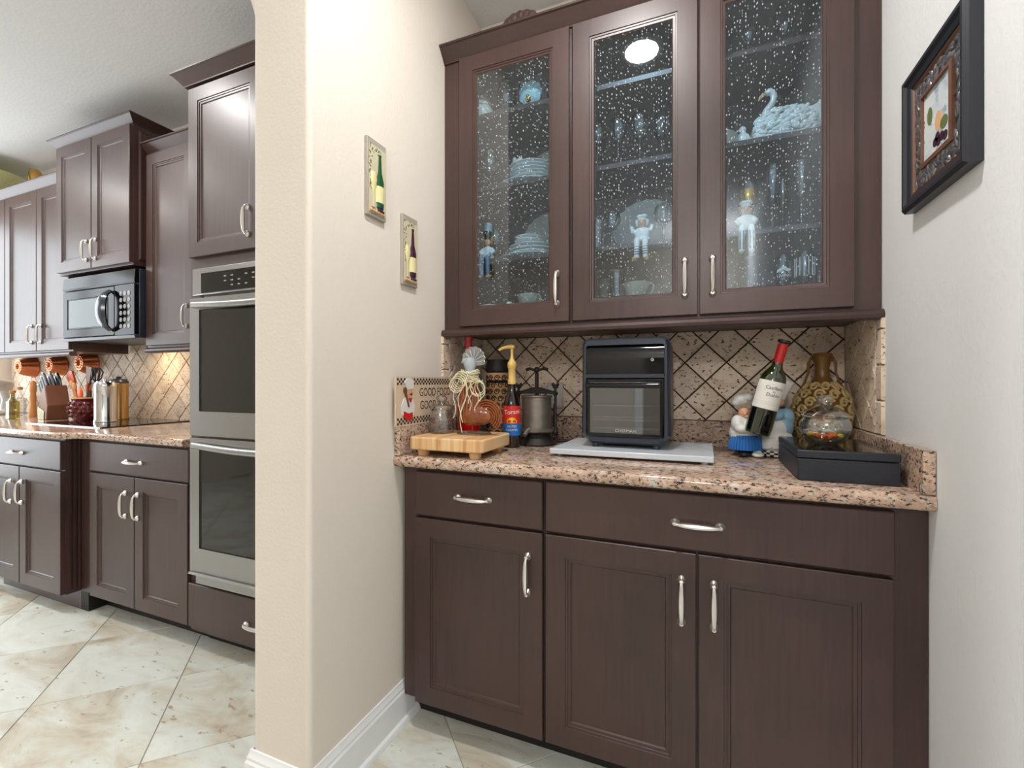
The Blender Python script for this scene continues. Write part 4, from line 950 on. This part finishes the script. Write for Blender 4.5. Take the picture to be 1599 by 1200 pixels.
# ------------------------------------------------------------------ behind the glass doors
S0, S1, S2, S3 = 1.4405, 1.6975, 1.9935, 2.2895       # heights of the cabinet floor and the three shelves
def stem_glass(R0, H, bowl, kind='wine'):
    """profile of a stemmed glass: foot, stem, bowl of radius R0 (height H in all)"""
    zb = H-bowl
    p = [(0, .001), (R0*.85, .001), (R0*.85, .003), (.006, .008), (.0038, .02), (.0038, zb-.01), (.008, zb)]
    for i in range(1, 9):
        u = i/8
        if kind == 'flute': r = R0*(.35+.65*math.sin(min(1, u*1.25)*PI/2))*(1-.12*max(0, u-.6)/.4)
        else: r = R0*math.sin(PI*(.16+.60*u))
        p.append((r, zb+bowl*u))
    inner = [(r-.0012, z) for r, z in reversed(p[7:])]+[(0, zb+.004)]
    return p+inner
def lathe_thing(name, label, cat, loc, parts, group=None):
    t = thing(name, label, cat, loc, group=group)
    for nme, pr, m in parts: obj(nme, MB().lathe(pr, 28), m, t)
    return t
def glass(name, label, cat, loc, pr, m=None, part='bowl', group=None):
    t = thing(name, label, cat, loc, group=group); obj(part, MB().lathe(pr, 24), m or GLASS, t); return t
# left door
t = thing('cream_jar', 'small cream lidded pot at the left end of the top shelf', 'jar', (-.862, 1.76, S3))
obj('pot', MB().lathe([(0, 0), (.035, 0), (.046, .02), (.048, .05), (.042, .07), (0, .07)], 24), CREAM, t); obj('lid', MB().lathe([(.045, .07), (.043, .085), (.022, .105), (.010, .11), (.012, .122), (0, .126)], 24), CREAM, t)
t = thing('glass_dish', 'dark covered glass dish standing on the top shelf', 'dish', (-.765, 1.80, S3))
obj('bowl', MB().lathe([(0, 0), (.022, .002), (.012, .02), (.014, .06), (.035, .09), (.042, .12), (.042, .128), (.038, .12), (.03, .09), (0, .07)], 28), GLASS, t)
obj('lid', MB().lathe([(.043, .128), (.044, .134), (.040, .15), (.034, .168), (.036, .172), (.026, .185), (.01, .19), (.011, .20), (0, .203)], 28), plain('dark_glaze', (70, 72, 66), .1, coat=1), t)
t = thing('shell_dish', 'pale blue scalloped dish with a gold knob propped upright', 'dish', (-.638, 1.79, S3))
Mx = T(0, 0, .095) @ RX(PI/2+.2)
obj('plate', MB().lathe([(0, .0), (.03, .002), (.052, .010), (.066, .022), (.062, .014), (.03, -.004), (0, -.006)], 44, Mx, ruf=.09, nruf=11, rfrom=2), thin_glass('opal_glass', (.55, .66, .66), .3, .8, rough=.3), t)
obj('cup', MB().lathe([(0, .0), (.03, .002), (.045, .02), (.048, .035), (.03, .05), (0, .055)], 36, T(0, -.012, .078) @ RX(PI/2+.1), ruf=.06, nruf=9), BLUEP, t)
obj('knob', MB().ell((.002, -.075, .035), .012).ell((.002, -.082, .044), .006), GOLD, t)
pr = [(0, .001), (.032, .001), (.032, .004), (.005, .009), (.0042, .07), (.012, .082), (.034, .10), (.0435, .13), (.040, .16), (.031, .182), (.030, .182), (.039, .16), (.042, .13), (.033, .102), (0, .084)]
b0 = glass('balloon_glass', 'balloon wine glass at the left end of the upper plate shelf', 'wine glass', (-.828, 1.765, S2), pr)
dup(b0, (-.838, 1.845, S1), 'round clear glass behind the hanging bear on the lower plate shelf')
PL = {}
def plate_stack(name, label, x, y, z0, specs, group=None):
    """each plate of a stack is a thing of its own"""
    z = z0
    ords = ['lowest', 'second from the bottom', 'third from the bottom', 'fourth from the bottom', 'fifth from the bottom', 'topmost']
    for k, (R0, hh, m, lb) in enumerate(specs):
        if len(specs) > 1: lb = lb+', '+('topmost' if k == len(specs)-1 else ords[k])
        key = (R0, m.name)
        if key not in PL:
            p = thing('plate', lb, 'plate', (x, y, z))
            obj('dish', MB().lathe([(0, .002), (R0*.55, .002), (R0*.60, 0), (R0*.64, .002), (R0*.95, .008), (R0, .0105), (R0*.985, .0125), (R0*.93, .0105), (R0*.62, .0055), (0, .0045)], 40, ruf=.018, nruf=16, rfrom=4), m, p); PL[key] = p
        else: p = dup(PL[key], (x, y, z), lb)
        if group: p['group'] = group
        z += hh
    return z
W5 = 'white scalloped plate in the tall stack on the upper plate shelf'
z = plate_stack('p', '', -.672, 1.815, S2, [(.140, .014, WHITE, 'wide white platter under the plate stack on the upper shelf')])
z = plate_stack('p', '', -.655, 1.815, z+.004, [(.098, .0135, WHITE, W5)]*6, 'white plates stacked on the upper shelf')
mb = MB().ell((0, 0, .012), (.022, .018, .014)).ell((-.012, 0, .028), (.008, .008, .010)).ell((.014, 0, .022), (.012, .008, .012))
t = thing('bird_figurine', 'tiny white and tan ornament on top of the upper plate stack', 'figurine', (-.712, 1.785, z+.010)); fuse('body', mb, CREAM, t, .0025, 2)
def standing_plate(label, x, y, z, R0, m, sx=1.0):
    t = thing('display_plate', label, 'plate', (x, y, z))
    obj('dish', MB().lathe([(0, .0), (R0*.6, .0), (R0*.66, .004), (R0*.96, .012), (R0, .014), (R0*.97, .018), (R0*.65, .010), (0, .006)], 48, T(0, 0, R0*.965) @ RX(PI/2-.16) @ Matrix.Diagonal((sx, 1, 1, 1)), ruf=.022, nruf=20, rfrom=3), m, t)
    return t
GREYP = plain('grey_green_china', (160, 158, 142), .3)
standing_plate('grey-green plate standing behind the upper plate stack', -.600, 1.918, S2, .112, GREYP)
z = plate_stack('p', '', -.668, 1.815, S1, [(.138, .016, WHITE, 'wide white platter under the plate stack on the lower shelf')])
z = plate_stack('p', '', -.655, 1.815, z+.004, [(.100, .0145, WHITE, 'white plate in the lower stack')]*3, 'white plates stacked on the lower shelf')
z = plate_stack('p', '', -.665, 1.80, z+.012, [(.060, .013, WHITE, 'small white bowl plate')]*2, 'small white saucers topping the lower plate stack')
standing_plate('large grey-green plate standing behind the lower plate stack', -.610, 1.925, S1, .125, GREYP)
t = thing('glass_bottle', 'small dark glass bottle on the lower plate shelf', 'bottle', (-.842, 1.775, S1))
obj('bottle_body', MB().lathe([(0, 0), (.022, 0), (.023, .01), (.023, .12), (.018, .14), (0, .14)], 20), plain('smoked_green', (64, 66, 58), .1, coat=.6), t); obj('cap', MB().lathe([(.019, .14), (.020, .155), (.016, .175), (0, .178)], 20), C['pewter'], t)
CUP = [(0, .003), (.020, .003), (.024, 0), (.026, .004), (.038, .022), (.044, .05), (.046, .066), (.0445, .066), (.042, .05), (.036, .024), (.022, .008), (0, .008)]
def cup(label, x, y, z, s=1, m=CREAM, hang=.5):
    t = thing('tea_cup', label, 'cup', (x, y, z)); t.scale = (s, s, s)
    obj('bowl', MB().lathe(CUP, 28), m, t)
    obj('handle', MB().tube([(.040*math.cos(hang)+k[0]*math.cos(hang), .040*math.sin(-hang)-k[0]*math.sin(hang), k[1]) for k in [(0, .054), (.014, .060), (.024, .050), (.022, .034), (.010, .022), (-.004, .022)]], .0032, 8), m, t)
    return t
def saucers(n, label, x, y, z, R0, m, group):
    return plate_stack('s', '', x, y, z, [(R0, .010, m, label)]*n, group)
z = saucers(1, 'cream saucer under the left-hand cup behind the left door', -.82, 1.752, S0, .060, CREAM, None)
cup('cream cup with blue spots at the bottom left of the left door', -.822, 1.752, z+.001, 1, CREAM)
obj_spots = MB()
for i, (a, zz) in enumerate([(-1.9, .03), (-1.6, .04), (-1.3, .026), (-2.2, .045), (-1.75, .018)]): obj_spots.ell((.0385*math.cos(a), .0385*math.sin(a), zz), (.006, .003, .006), 8, 5)
obj('flower_spots', obj_spots, plain('pale_blue_spots', (150, 178, 214), .4), COL.objects['tea_cup'])
z = saucers(4, 'white saucer in the small stack behind the left door', -.645, 1.77, S0, .076, WHITE, 'saucers under the cup behind the left door')
cup('grey patterned cup on stacked saucers behind the left door', -.650, 1.765, z+.004, 1.05, GREYP)
def person_sitter(name, label, cat, x, z, top, legs, hair, hat, leg_len, stripes=None, shoe=None, arms_up=False, ears=False):
    """a soft-bodied shelf sitter: seated on the shelf edge with dangling legs"""
    y = 1.695
    t = thing(name, label, cat, (x, y, z))
    mb = MB().ell((0, 0, .028), (.026, .016, .028)).ell((0, 0, .008), (.030, .017, .012))
    for s in (-1, 1):
        if arms_up: mb.tube([(s*.018, 0, .042), (s*.032, -.004, .040), (s*.036, -.006, .058)], [.008, .008, .007], 8)
        else: mb.tube([(s*.018, 0, .042), (s*.030, -.006, .028), (s*.020, -.016, .018)], [.008, .009, .007], 8)
    fuse('body', mb, top, t, .0026, 2)
    hd = MB().ell((0, -.002, .066), (.016, .015, .016)).ell((0, -.017, .064), (.004, .004, .004))
    fuse('head', hd, C['skin'], t, .0022, 1)
    obj('eyes', MB().ell((-.006, -.0165, .069), .0014, 6, 4).ell((.006, -.0165, .069), .0014, 6, 4), C['ink'], t)
    hm = MB()
    for s in (-1, 1):
        for k in range(3): hm.ell((s*(.015+.002*k), .002, .062+.007*k), (.006, .007, .006), 8, 6)
        if ears: hm.ell((s*.020, 0, .080), (.009, .006, .009), 8, 6)
    obj('ears' if ears else 'hair', hm, hair, t)
    if hat: obj('hat', MB().lathe([(.015, .076), (.016, .084)], 16, T(0, 0, 0)).ell((-.006, 0, .090), (.013, .014, .009)).ell((.008, 0, .091), (.012, .013, .009)), hat, t)
    for s in (-1, 1):
        hx = s*.013
        mb = MB().tube([(hx, -.010, .008), (hx*1.05, -.026, .004), (hx*1.1, -.030, -.012), (hx*1.15, -.028, -leg_len)], [.009, .010, .010, .0085], 10)
        mb.ell((hx*1.2, -.034, -leg_len-.004), (.009, .014, .007)) if not shoe else None
        l = obj('leg', mb, legs, t)
        if shoe: obj('foot', MB().ell((hx*1.2+s*.004, -.036, -leg_len-.004), (.010, .015, .007)), shoe, l)
        if stripes:
            sb = MB()
            if stripes[0] == 'v':
                for k in range(6): a = k*PI/3; sb.tube([(hx*1.1+.0095*math.cos(a), -.030+.0095*math.sin(a), -.010), (hx*1.15+.0085*math.cos(a), -.028+.0085*math.sin(a), -leg_len+.002)], .0020, 5)
            else:
                for k in range(5): zz = -.016-k*(leg_len-.02)/5; sb.lathe([(.0095, zz-.002), (.0106, zz), (.0095, zz+.002)], 12, T(hx*1.12, -.029, 0))
            obj('stripes', sb, stripes[1], l)
    return t
person_sitter('shelf_sitter', 'bear figurine with denim legs dangling from the shelf behind the left door', 'figurine', -.806, S1, C['chef_white'], C['denim'], C['hair'], None, .075, None, C['peach'], ears=True)
person_sitter('shelf_sitter', 'white figurine with plaid legs dangling in the middle cabinet bay', 'figurine', -.196, S1, C['chef_white'], C['label_white'], C['chef_white'], C['chef_white'], .062, ('h', C['denim']), C['peach'], arms_up=True)
person_sitter('shelf_sitter', 'chef figurine with black and white striped trousers dangling behind the right door', 'figurine', .136, S1, CREAM, C['chef_white'], C['hair'], C['chef_white'], .072, ('v', C['ink']))
t = thing('chef_figurine', 'tiny white chef figurine beside the stacked saucers', 'figurine', (-.712, 1.70, S0))
fuse('body', MB().ell((0, 0, .016), (.013, .011, .016)).ell((0, 0, .034), (.011, .009, .012)).ell((-.01, -.004, .032), (.005, .006, .007)).ell((.01, -.004, .032), (.005, .006, .007)), C['chef_white'], t, .002, 1)
fuse('head', MB().ell((0, -.001, .052), (.0085, .008, .009)), C['skin'], t, .002, 1); obj('hat', MB().lathe([(.007, .058), (.008, .066), (.012, .070), (.010, .078), (0, .08)], 14), C['chef_white'], t)
# middle door
wg = glass('wine_glass', 'wine glass at the left end of the middle bay shelf', 'wine glass', (-.372, 1.765, S2), stem_glass(.034, .212, .105))
dup(wg, (-.292, 1.765, S2), 'largest wine glass, second from left in the middle bay'); dup(wg, (-.212, 1.765, S2), 'third wine glass from left in the middle bay'); dup(wg, (-.135, 1.80, S2), 'wine glass at the right end of the middle bay shelf')
standing_plate('large pale oval platter standing behind the white figurine', -.205, 1.925, S1, .122, plain('pale_grey_china', (176, 180, 176), .3), 1.06)
gp = stem_glass(.036, .150, .075)
g1 = glass('goblet', 'short goblet left of the white figurine in the middle bay', 'goblet', (-.316, 1.77, S1), gp)
dup(g1, (-.128, 1.77, S1), 'short goblet right of the white figurine in the middle bay')
glass('tumbler', 'etched tumbler at the left end of the lower middle shelf', 'glass', (-.372, 1.76, S1), [(0, .003), (.024, .003), (.026, 0), (.031, .12), (.030, .12), (.024, .008), (0, .008)])
glass('mug', 'dark patterned mug at the bottom left of the middle bay', 'mug', (-.352, 1.82, S0), [(0, 0), (.026, 0), (.028, .01), (.027, .14), (.029, .16), (.026, .16), (.024, .02), (0, .01)], plain('dark_pattern', (92, 84, 72), .4, var=.5, vscale=70), 'mug_body')
glass('tall_glass', 'tall ribbed drinking glass at the bottom of the middle bay', 'glass', (-.297, 1.765, S0), [(0, .004), (.018, .004), (.022, 0), (.020, .01), (.024, .09), (.030, .178), (.029, .178), (.022, .09), (.016, .012), (0, .010)])
z = saucers(5, 'cream saucer in the stack at the bottom of the middle bay', -.216, 1.785, S0, .080, CREAM, 'saucers under the big cup in the middle bay')
cup('large grey cup on the saucer stack in the middle bay', -.222, 1.78, z+.006, 1.1, GREYP)
saucers(1, 'small saucer at the bottom left of the middle bay', -.345, 1.73, S0, .042, WHITE, None)
standing_plate('brownish plate standing behind the big cup in the middle bay', -.155, 1.925, S0, .075, plain('brown_china', (110, 96, 84), .3))
# right door
tg = glass('crystal_glass', 'faint crystal glass at the left of the topmost right shelf', 'glass', (.150, 1.80, S3), stem_glass(.034, .19, .11))
dup(tg, (.262, 1.80, S3), 'faint crystal glass at the right of the topmost right shelf')
t = thing('swan_planter', 'large white swan planter with ruffled feathers', 'swan', (.248, 1.79, S2))
mb = MB().ell((.010, 0, .060), (.085, .052, .055)).ell((.05, 0, .085), (.050, .042, .042)).ell((-.045, 0, .055), (.045, .040, .050)).ell((.085, 0, .05), (.035, .04, .045)).lathe([(.05, 0), (.055, .004), (.05, .03)], 24, Matrix.Diagonal((1.3, .8, 1, 1)))
mb.tube([(-.045, 0, .075), (-.050, 0, .105), (-.040, 0, .135), (-.022, 0, .160), (-.018, 0, .185), (-.030, 0, .200), (-.045, -.002, .192)], [.024, .017, .0125, .011, .011, .0125, .010], 12)
fuse('body', mb, WHITE, t, .004, 2)
mb = MB(); R = random.Random(9)
for i in range(150):
    u = R.random(); a = R.uniform(-2.9, -.2); x = -.075+.185*u; rz = .058*math.sqrt(max(.05, 1-((x-.01)/.105)**2)); zz = .062+rz*R.uniform(-.85, 1.0)*1.0; yy = -.052*math.sqrt(max(.02, 1-((zz-.06)/.072)**2))*math.sqrt(max(.1, 1-((x-.01)/.11)**2))
    mb.ell((0, 0, 0), (.015, .005, .0075), 8, 5, T(x, yy, max(.012, zz)) @ RY(R.uniform(-.9, .3)) @ RX(.3))
obj('feathers', mb, WHITE, t)['kind'] = 'stuff'
obj('beak', MB().tube([(-.050, -.002, .192), (-.060, -.003, .182), (-.066, -.004, .172)], [.007, .005, .002], 8), C['peach'], t)
t = thing('bird_figurine', 'small white bird figurine left of the swan', 'figurine', (.132, 1.745, S2))
fuse('body', MB().ell((0, 0, .026), (.023, .018, .026)).ell((-.002, 0, .062), (.012, .011, .013)).ell((0, 0, .045), (.010, .010, .016)).ell((-.014, 0, .062), (.006, .004, .003)).ell((.02, 0, .018), (.016, .010, .012)), WHITE, t, .0025, 2)
standing_plate('small cream plate standing at the left end of the swan shelf', .075, 1.80, S2, .050, CREAM)
t = thing('ruffled_bowl', 'white ruffled bowl with a handle right of the swan', 'bowl', (.395, 1.80, S2))
obj('bowl', MB().lathe([(0, 0), (.035, 0), (.048, .03), (.062, .07), (.072, .11), (.062, .105), (.05, .07), (.03, .02), (0, .015)], 40, ruf=.08, nruf=9, rfrom=3), WHITE, t)
obj('handle', MB().tube([(-.052, 0, .05), (-.07, 0, .07), (-.072, 0, .10), (-.055, 0, .115)], .006, 8), WHITE, t)
standing_plate('pale grey plate standing behind the swan', .345, 1.92, S2, .098, plain('soft_grey_china', (168, 176, 178), .3))
t = thing('gold_goblet', 'goblet with a gold band behind the striped chef figurine', 'goblet', (.150, 1.80, S1))
obj('bowl', MB().lathe([(0, .001), (.03, .001), (.005, .01), (.005, .09), (.014, .10), (.032, .12), (.036, .15), (.032, .19), (.022, .222), (.021, .222), (.031, .19), (.034, .15), (.030, .122), (0, .102)], 28), GLASS, t)
obj('gold_band', MB().lathe([(.031, .118), (.0352, .125), (.0372, .15), (.036, .165), (.035, .165)], 28), GOLD, t)
fl = glass('champagne_flute', 'champagne flute nearest the striped chef figurine', 'flute', (.222, 1.765, S1), stem_glass(.026, .226, .130, 'flute'))
dup(fl, (.306, 1.765, S1), 'champagne flute in the middle of the right bay'); dup(fl, (.372, 1.765, S1), 'champagne flute at the right edge of the right bay'); dup(fl, (.268, 1.88, S1), 'champagne flute standing behind between two others')
SHOT = [(0, .008), (.013, .008), (.015, 0), (.0155, .05), (.017, .085), (.016, .085), (.0145, .05), (.013, .012), (0, .012)]
s0 = glass('shot_glass', 'leftmost of the three shot glasses behind the right door', 'shot glass', (.113, 1.765, S0), SHOT)
dup(s0, (.153, 1.765, S0), 'middle one of the three shot glasses behind the right door'); dup(s0, (.194, 1.765, S0), 'rightmost of the three shot glasses behind the right door')
t = glass('etched_glass', 'footed glass with a white frosted emblem on the cabinet floor', 'glass', (.252, 1.765, S0), stem_glass(.028, .185, .12))
mb = MB().ell((0, -.028, .132), (.009, .002, .007), 10, 6).ell((-.011, -.0265, .126), (.009, .002, .005), 10, 6).ell((.011, -.0265, .126), (.009, .002, .005), 10, 6)
obj('emblem', text_flat(mb, 'LIVING', .014, on_cyl(.0285, -PI/2, .108)), C['label_white'], t, fix=False)
t = glass('striped_glass', 'footed glass with white stripes on the cabinet floor', 'glass', (.315, 1.765, S0), stem_glass(.029, .195, .125))
mb = MB()
for i in range(14): a = 2*PI*i/14; mb.tube([(.0285*math.cos(a), .0285*math.sin(a), .105), (.0288*math.cos(a), .0288*math.sin(a), .165)], .0016, 5)
obj('stripes', mb, C['label_white'], t)
t = thing('ornament_figurine', 'little blue and yellow ornament at the right end of the cabinet floor', 'figurine', (.362, 1.80, S0))
obj('post', MB().lathe([(0, 0), (.02, 0), (.006, .01), (.005, .12), (0, .125)], 14), CREAM, t); fuse('bird', MB().ell((-.008, 0, .145), (.018, .014, .017)).ell((.006, 0, .158), (.010, .01, .010)), C['apron_blue'], t, .0025, 1); obj('wing', MB().ell((.020, 0, .148), (.012, .006, .018)), C['yellow'], t)

# ------------------------------------------------------------------ kitchen counter and wall
KC = .9405
def mold(label, x, z, R0, dep):
    t = thing('copper_mold', label, 'mold', (x, YW-.0105, z))
    pr = [(0, 0), (R0, 0), (R0*1.04, .006), (R0*.98, .014), (R0*.80, dep*.7), (R0*.62, dep), (R0*.30, dep*1.02), (R0*.22, dep*.8), (0, dep*.75)]
    obj('shell', MB().lathe(pr, 54, RX(PI/2), ruf=.055, nruf=12, rfrom=3), COPPER, t)
    mb = MB()
    for i in range(12): a = 2*PI*i/12; mb.ell((R0*.45*math.cos(a), -dep*1.0, R0*.45*math.sin(a)), (R0*.10, .006, R0*.10), 8, 6)
    obj('petals', mb, COPPER, t); return t
mold('copper jelly mold hanging leftmost on the kitchen splashback', -5.02, 1.318, .082, .10)
mold('copper jelly mold hanging in the middle of the three', -4.60, 1.325, .076, .085)
mold('copper jelly mold hanging rightmost above the crock of utensils', -4.20, 1.335, .085, .085)
# knife block
t = thing('knife_block', 'slanted steel-fronted knife block full of black handled knives', 'knife block', (-4.12, 1.72, KC))
t.rotation_euler = (0, 0, -.15)
obj('block', MB().prism([(-.075, 0), (.075, 0), (.10, .10), (.035, .235), (-.055, .175), (-.085, .06)], 'y', -.055, .06), C['brown_wood'], t, bevel=.006)
obj('front_plate', MB().prism([(-.078, 0), (.040, 0), (.050, .055), (-.075, .085), (-.088, .06)], 'y', -.060, -.055), STEEL, t, bevel=.002)
for i in range(4):
    for j in range(3):
        bx, bz = .02-.030*i, .222-.026*i; yy = -.035+.035*j
        hb = obj('knife', MB().tube([(bx, yy, bz), (bx-.045, yy, bz+.055), (bx-.085, yy, bz+.095-.006)], [.010, .014, .012], 8, flat=.7), C['trouser'], t)
        obj('end_cap', MB().ell((bx-.088, yy, bz+.093), (.011, .008, .010), 8, 6), CHROME, hb)
t = thing('utensil_crock', 'maroon embossed stoneware crock holding cooking utensils', 'crock', (-3.85, 1.775, KC))
obj('pot', MB().lathe([(0, 0), (.060, 0), (.078, .03), (.086, .07), (.080, .11), (.068, .128), (.072, .14), (.080, .148), (.074, .15), (.064, .135), (.07, .08), (0, .02)], 36), C['stoneware'], t)
mb = MB()
for j in range(4):
    for i in range(12): a = 2*PI*(i+.5*(j % 2))/12; rr = [.076, .085, .086, .079][j]; mb.ell((rr*math.cos(a), rr*math.sin(a), .03+j*.027), (.012, .012, .012), 8, 6)
obj('bosses', mb, C['stoneware'], t)
obj('rim', MB().lathe([(.070, .140), (.082, .146), (.080, .152), (.070, .150)], 36), C['peach'], t)
def utensil(label, name, dx, dy, ln, head, m, hm, lean):
    t = thing(name, label, 'utensil', (-3.85+dx, 1.775+dy, KC+.03))
    t.rotation_euler = lean
    obj('handle', MB().tube([(0, 0, 0), (0, 0, ln*.6), (0, 0, ln)], [.006, .007, .006], 8), hm, t)
    if head: obj('head', head, m, t)
def spoon_head(z, w=.032, h=.045): return MB().ell((0, 0, z+h*.8), (w, .010, h))
utensil('orange silicone spatula leaning left out of the crock', 'spatula', -.02, 0, .25, MB().prism([(-.030, .24), (.030, .24), (.036, .33), (.020, .345), (-.034, .335)], 'y', -.006, .006), C['orange_silicone'], C['wood_spoon'], (0, -.55, 0))
utensil('orange silicone spoon resting low in the crock', 'spoon', .0, -.03, .13, spoon_head(.12), C['orange_silicone'], C['orange_silicone'], (.12, .25, 0))
utensil('orange silicone spoon standing behind the wooden spoons', 'spoon', .01, .02, .16, spoon_head(.15), C['orange_silicone'], C['wood_spoon'], (0, -.10, 0))
utensil('pale wooden spoon leaning left out of the crock', 'wooden_spoon', -.03, -.02, .22, spoon_head(.20, .022, .035), C['wood_spoon'], C['wood_spoon'], (0, -.42, 0))
utensil('wooden spoon with narrow bowl in the crock', 'wooden_spoon', -.01, -.03, .20, spoon_head(.18, .018, .03), C['wood_spoon'], C['wood_spoon'], (0, -.30, 0))
utensil('brown wooden turner standing upright in the crock', 'turner', .03, -.01, .23, MB().prism([(-.018, .22), (.018, .22), (.036, .33), (-.030, .33)], 'y', -.004, .004), C['brown_wood'], C['brown_wood'], (0, .10, 0))
mb = MB()
for s in range(5): mb.tube([(-.030+.015*s, 0, .24), (-.034+.017*s, 0, .28), (-.028+.014*s, 0, .325)], .0045, 6)
mb.lathe([(.034, .275), (.040, .28), (.034, .285)], 20, T(0, 0, .005) @ Matrix.Diagonal((1, .3, 1, 1)))
mb.tube([(.038*math.cos(a), 0, .283+.046*math.sin(a)) for a in [i*PI/8 for i in range(17)]], .005, 6)
utensil('black slotted spoon at the top of the crock', 'slotted_spoon', .02, .02, .24, mb, BLACKM, BLACKM, (0, -.04, 0))
mb = MB()
for i in range(8):
    a = 2*PI*i/8; mb.tube([(0, 0, .22), (.024*math.cos(a), .024*math.sin(a), .26), (.030*math.cos(a), .03*math.sin(a), .30), (.012*math.cos(a), .012*math.sin(a), .325)], .004, 5)
utensil('black pasta fork at the right of the crock', 'pasta_fork', .05, .01, .23, mb, BLACKM, BLACKM, (0, .22, 0))
def canister(label, x, y, R0, H, m, lidm, knob=True):
    t = thing('canister', label, 'canister', (x, y, KC if y > 1.98 or x < -3.82 or x > -3.04 else .9475))
    obj('can', MB().lathe([(0, 0), (R0*1.06, 0), (R0*1.08, .010), (R0, .018), (R0, H*.86), (R0*1.02, H*.87), (R0*1.0, H*.89), (R0*.98, H*.89), (0, H*.89)], 36), m, t)
    obj('lid', MB().lathe([(R0*1.01, H*.885), (R0*1.01, H*.92), (R0*.80, H*.99), (R0*.3, H*1.0), (.012, H*1.01), (.014, H*1.05), (0, H*1.06)], 36), lidm, t)
    return t
canister('polished steel canister right of the utensil crock', -3.43, 1.68, .054, .255, CHROME, CHROME)
canister('brass-toned canister with a black lid behind the steel canister', -3.60, 1.835, .054, .27, plain('brass', (196, 160, 104), .2, .85), BLACKM)
def cruet(label, x, y, H, m):
    t = thing('cruet', label, 'bottle', (x, y, KC)); obj('bottle_body', MB().box(-.028, .028, -.028, .028, 0, H*.6).lathe([(.026, H*.6), (.012, H*.74), (.012, H*.9), (0, H*.9)], 16), m, t, bevel=.004); obj('stopper', MB().lathe([(0, H*.88), (.016, H*.9), (.018, H*.97), (0, H)], 14), C['wood_spoon'], t)
cruet('clear square cruet leftmost on the kitchen counter', -4.78, 1.80, .22, GLASS); cruet('oil cruet with a wooden stopper beside the knife block', -4.40, 1.62, .20, thin_glass('oil_glass', (.75, .68, .35), .15, .7))
t = thing('pepper_mill', 'pale wooden pepper mill in front of the knife block', 'mill', (-4.49, 1.76, KC)); obj('mill_body', MB().lathe([(0, 0), (.024, 0), (.022, .05), (.016, .09), (.020, .14), (.016, .17), (.020, .19), (.018, .25), (.008, .262), (0, .265)], 18), C['wood_spoon'], t)
t = thing('stand_mixer', 'white stand mixer at the far left end of the kitchen counter', 'mixer', (-5.12, 1.76, KC))
mb = MB().ell((0, 0, .235), (.065, .14, .050)).tube([(0, .10, .02), (0, .10, .12), (0, .08, .22)], [.05, .038, .045], 14).lathe([(0, 0), (.085, 0), (.088, .015), (.07, .028), (0, .03)], 28, Matrix.Diagonal((1, 1.6, 1, 1)))
fuse('body', mb, C['outlet_white'], t, .008, 2)
obj('bowl', MB().lathe([(0, .031), (.045, .031), (.075, .07), (.088, .13), (.086, .13), (.07, .07), (0, .04)], 28, T(0, -.07, 0)), CHROME, t); obj('cap', MB().ell((0, -.10, .29), (.035, .035, .016)), C['plum'], t)
# on top of the left kitchen wall cabinet
t = thing('yellow_platter', 'pale yellow-green bowl on top of the far left kitchen cabinet', 'bowl', (-5.14, 1.73, 2.563)); obj('bowl', MB().lathe([(0, 0), (.08, 0), (.10, .02), (.20, .16), (.255, .235), (.245, .235), (.19, .165), (0, .02)], 40), plain('yellow_glaze', (214, 216, 160), .3), t)
t = thing('gold_horn', 'gold curved horn ornament on top of the far left kitchen cabinet', 'ornament', (-4.72, 1.86, 2.563)); obj('horn', MB().tube([(.10, 0, .03), (.085, 0, .10), (.05, 0, .17), (.0, 0, .235), (-.035, 0, .262), (-.05, 0, .20), (-.055, 0, .10), (-.05, 0, 0)], [.055, .055, .05, .035, .02, .02, .025, .03], 14), GOLD, t)
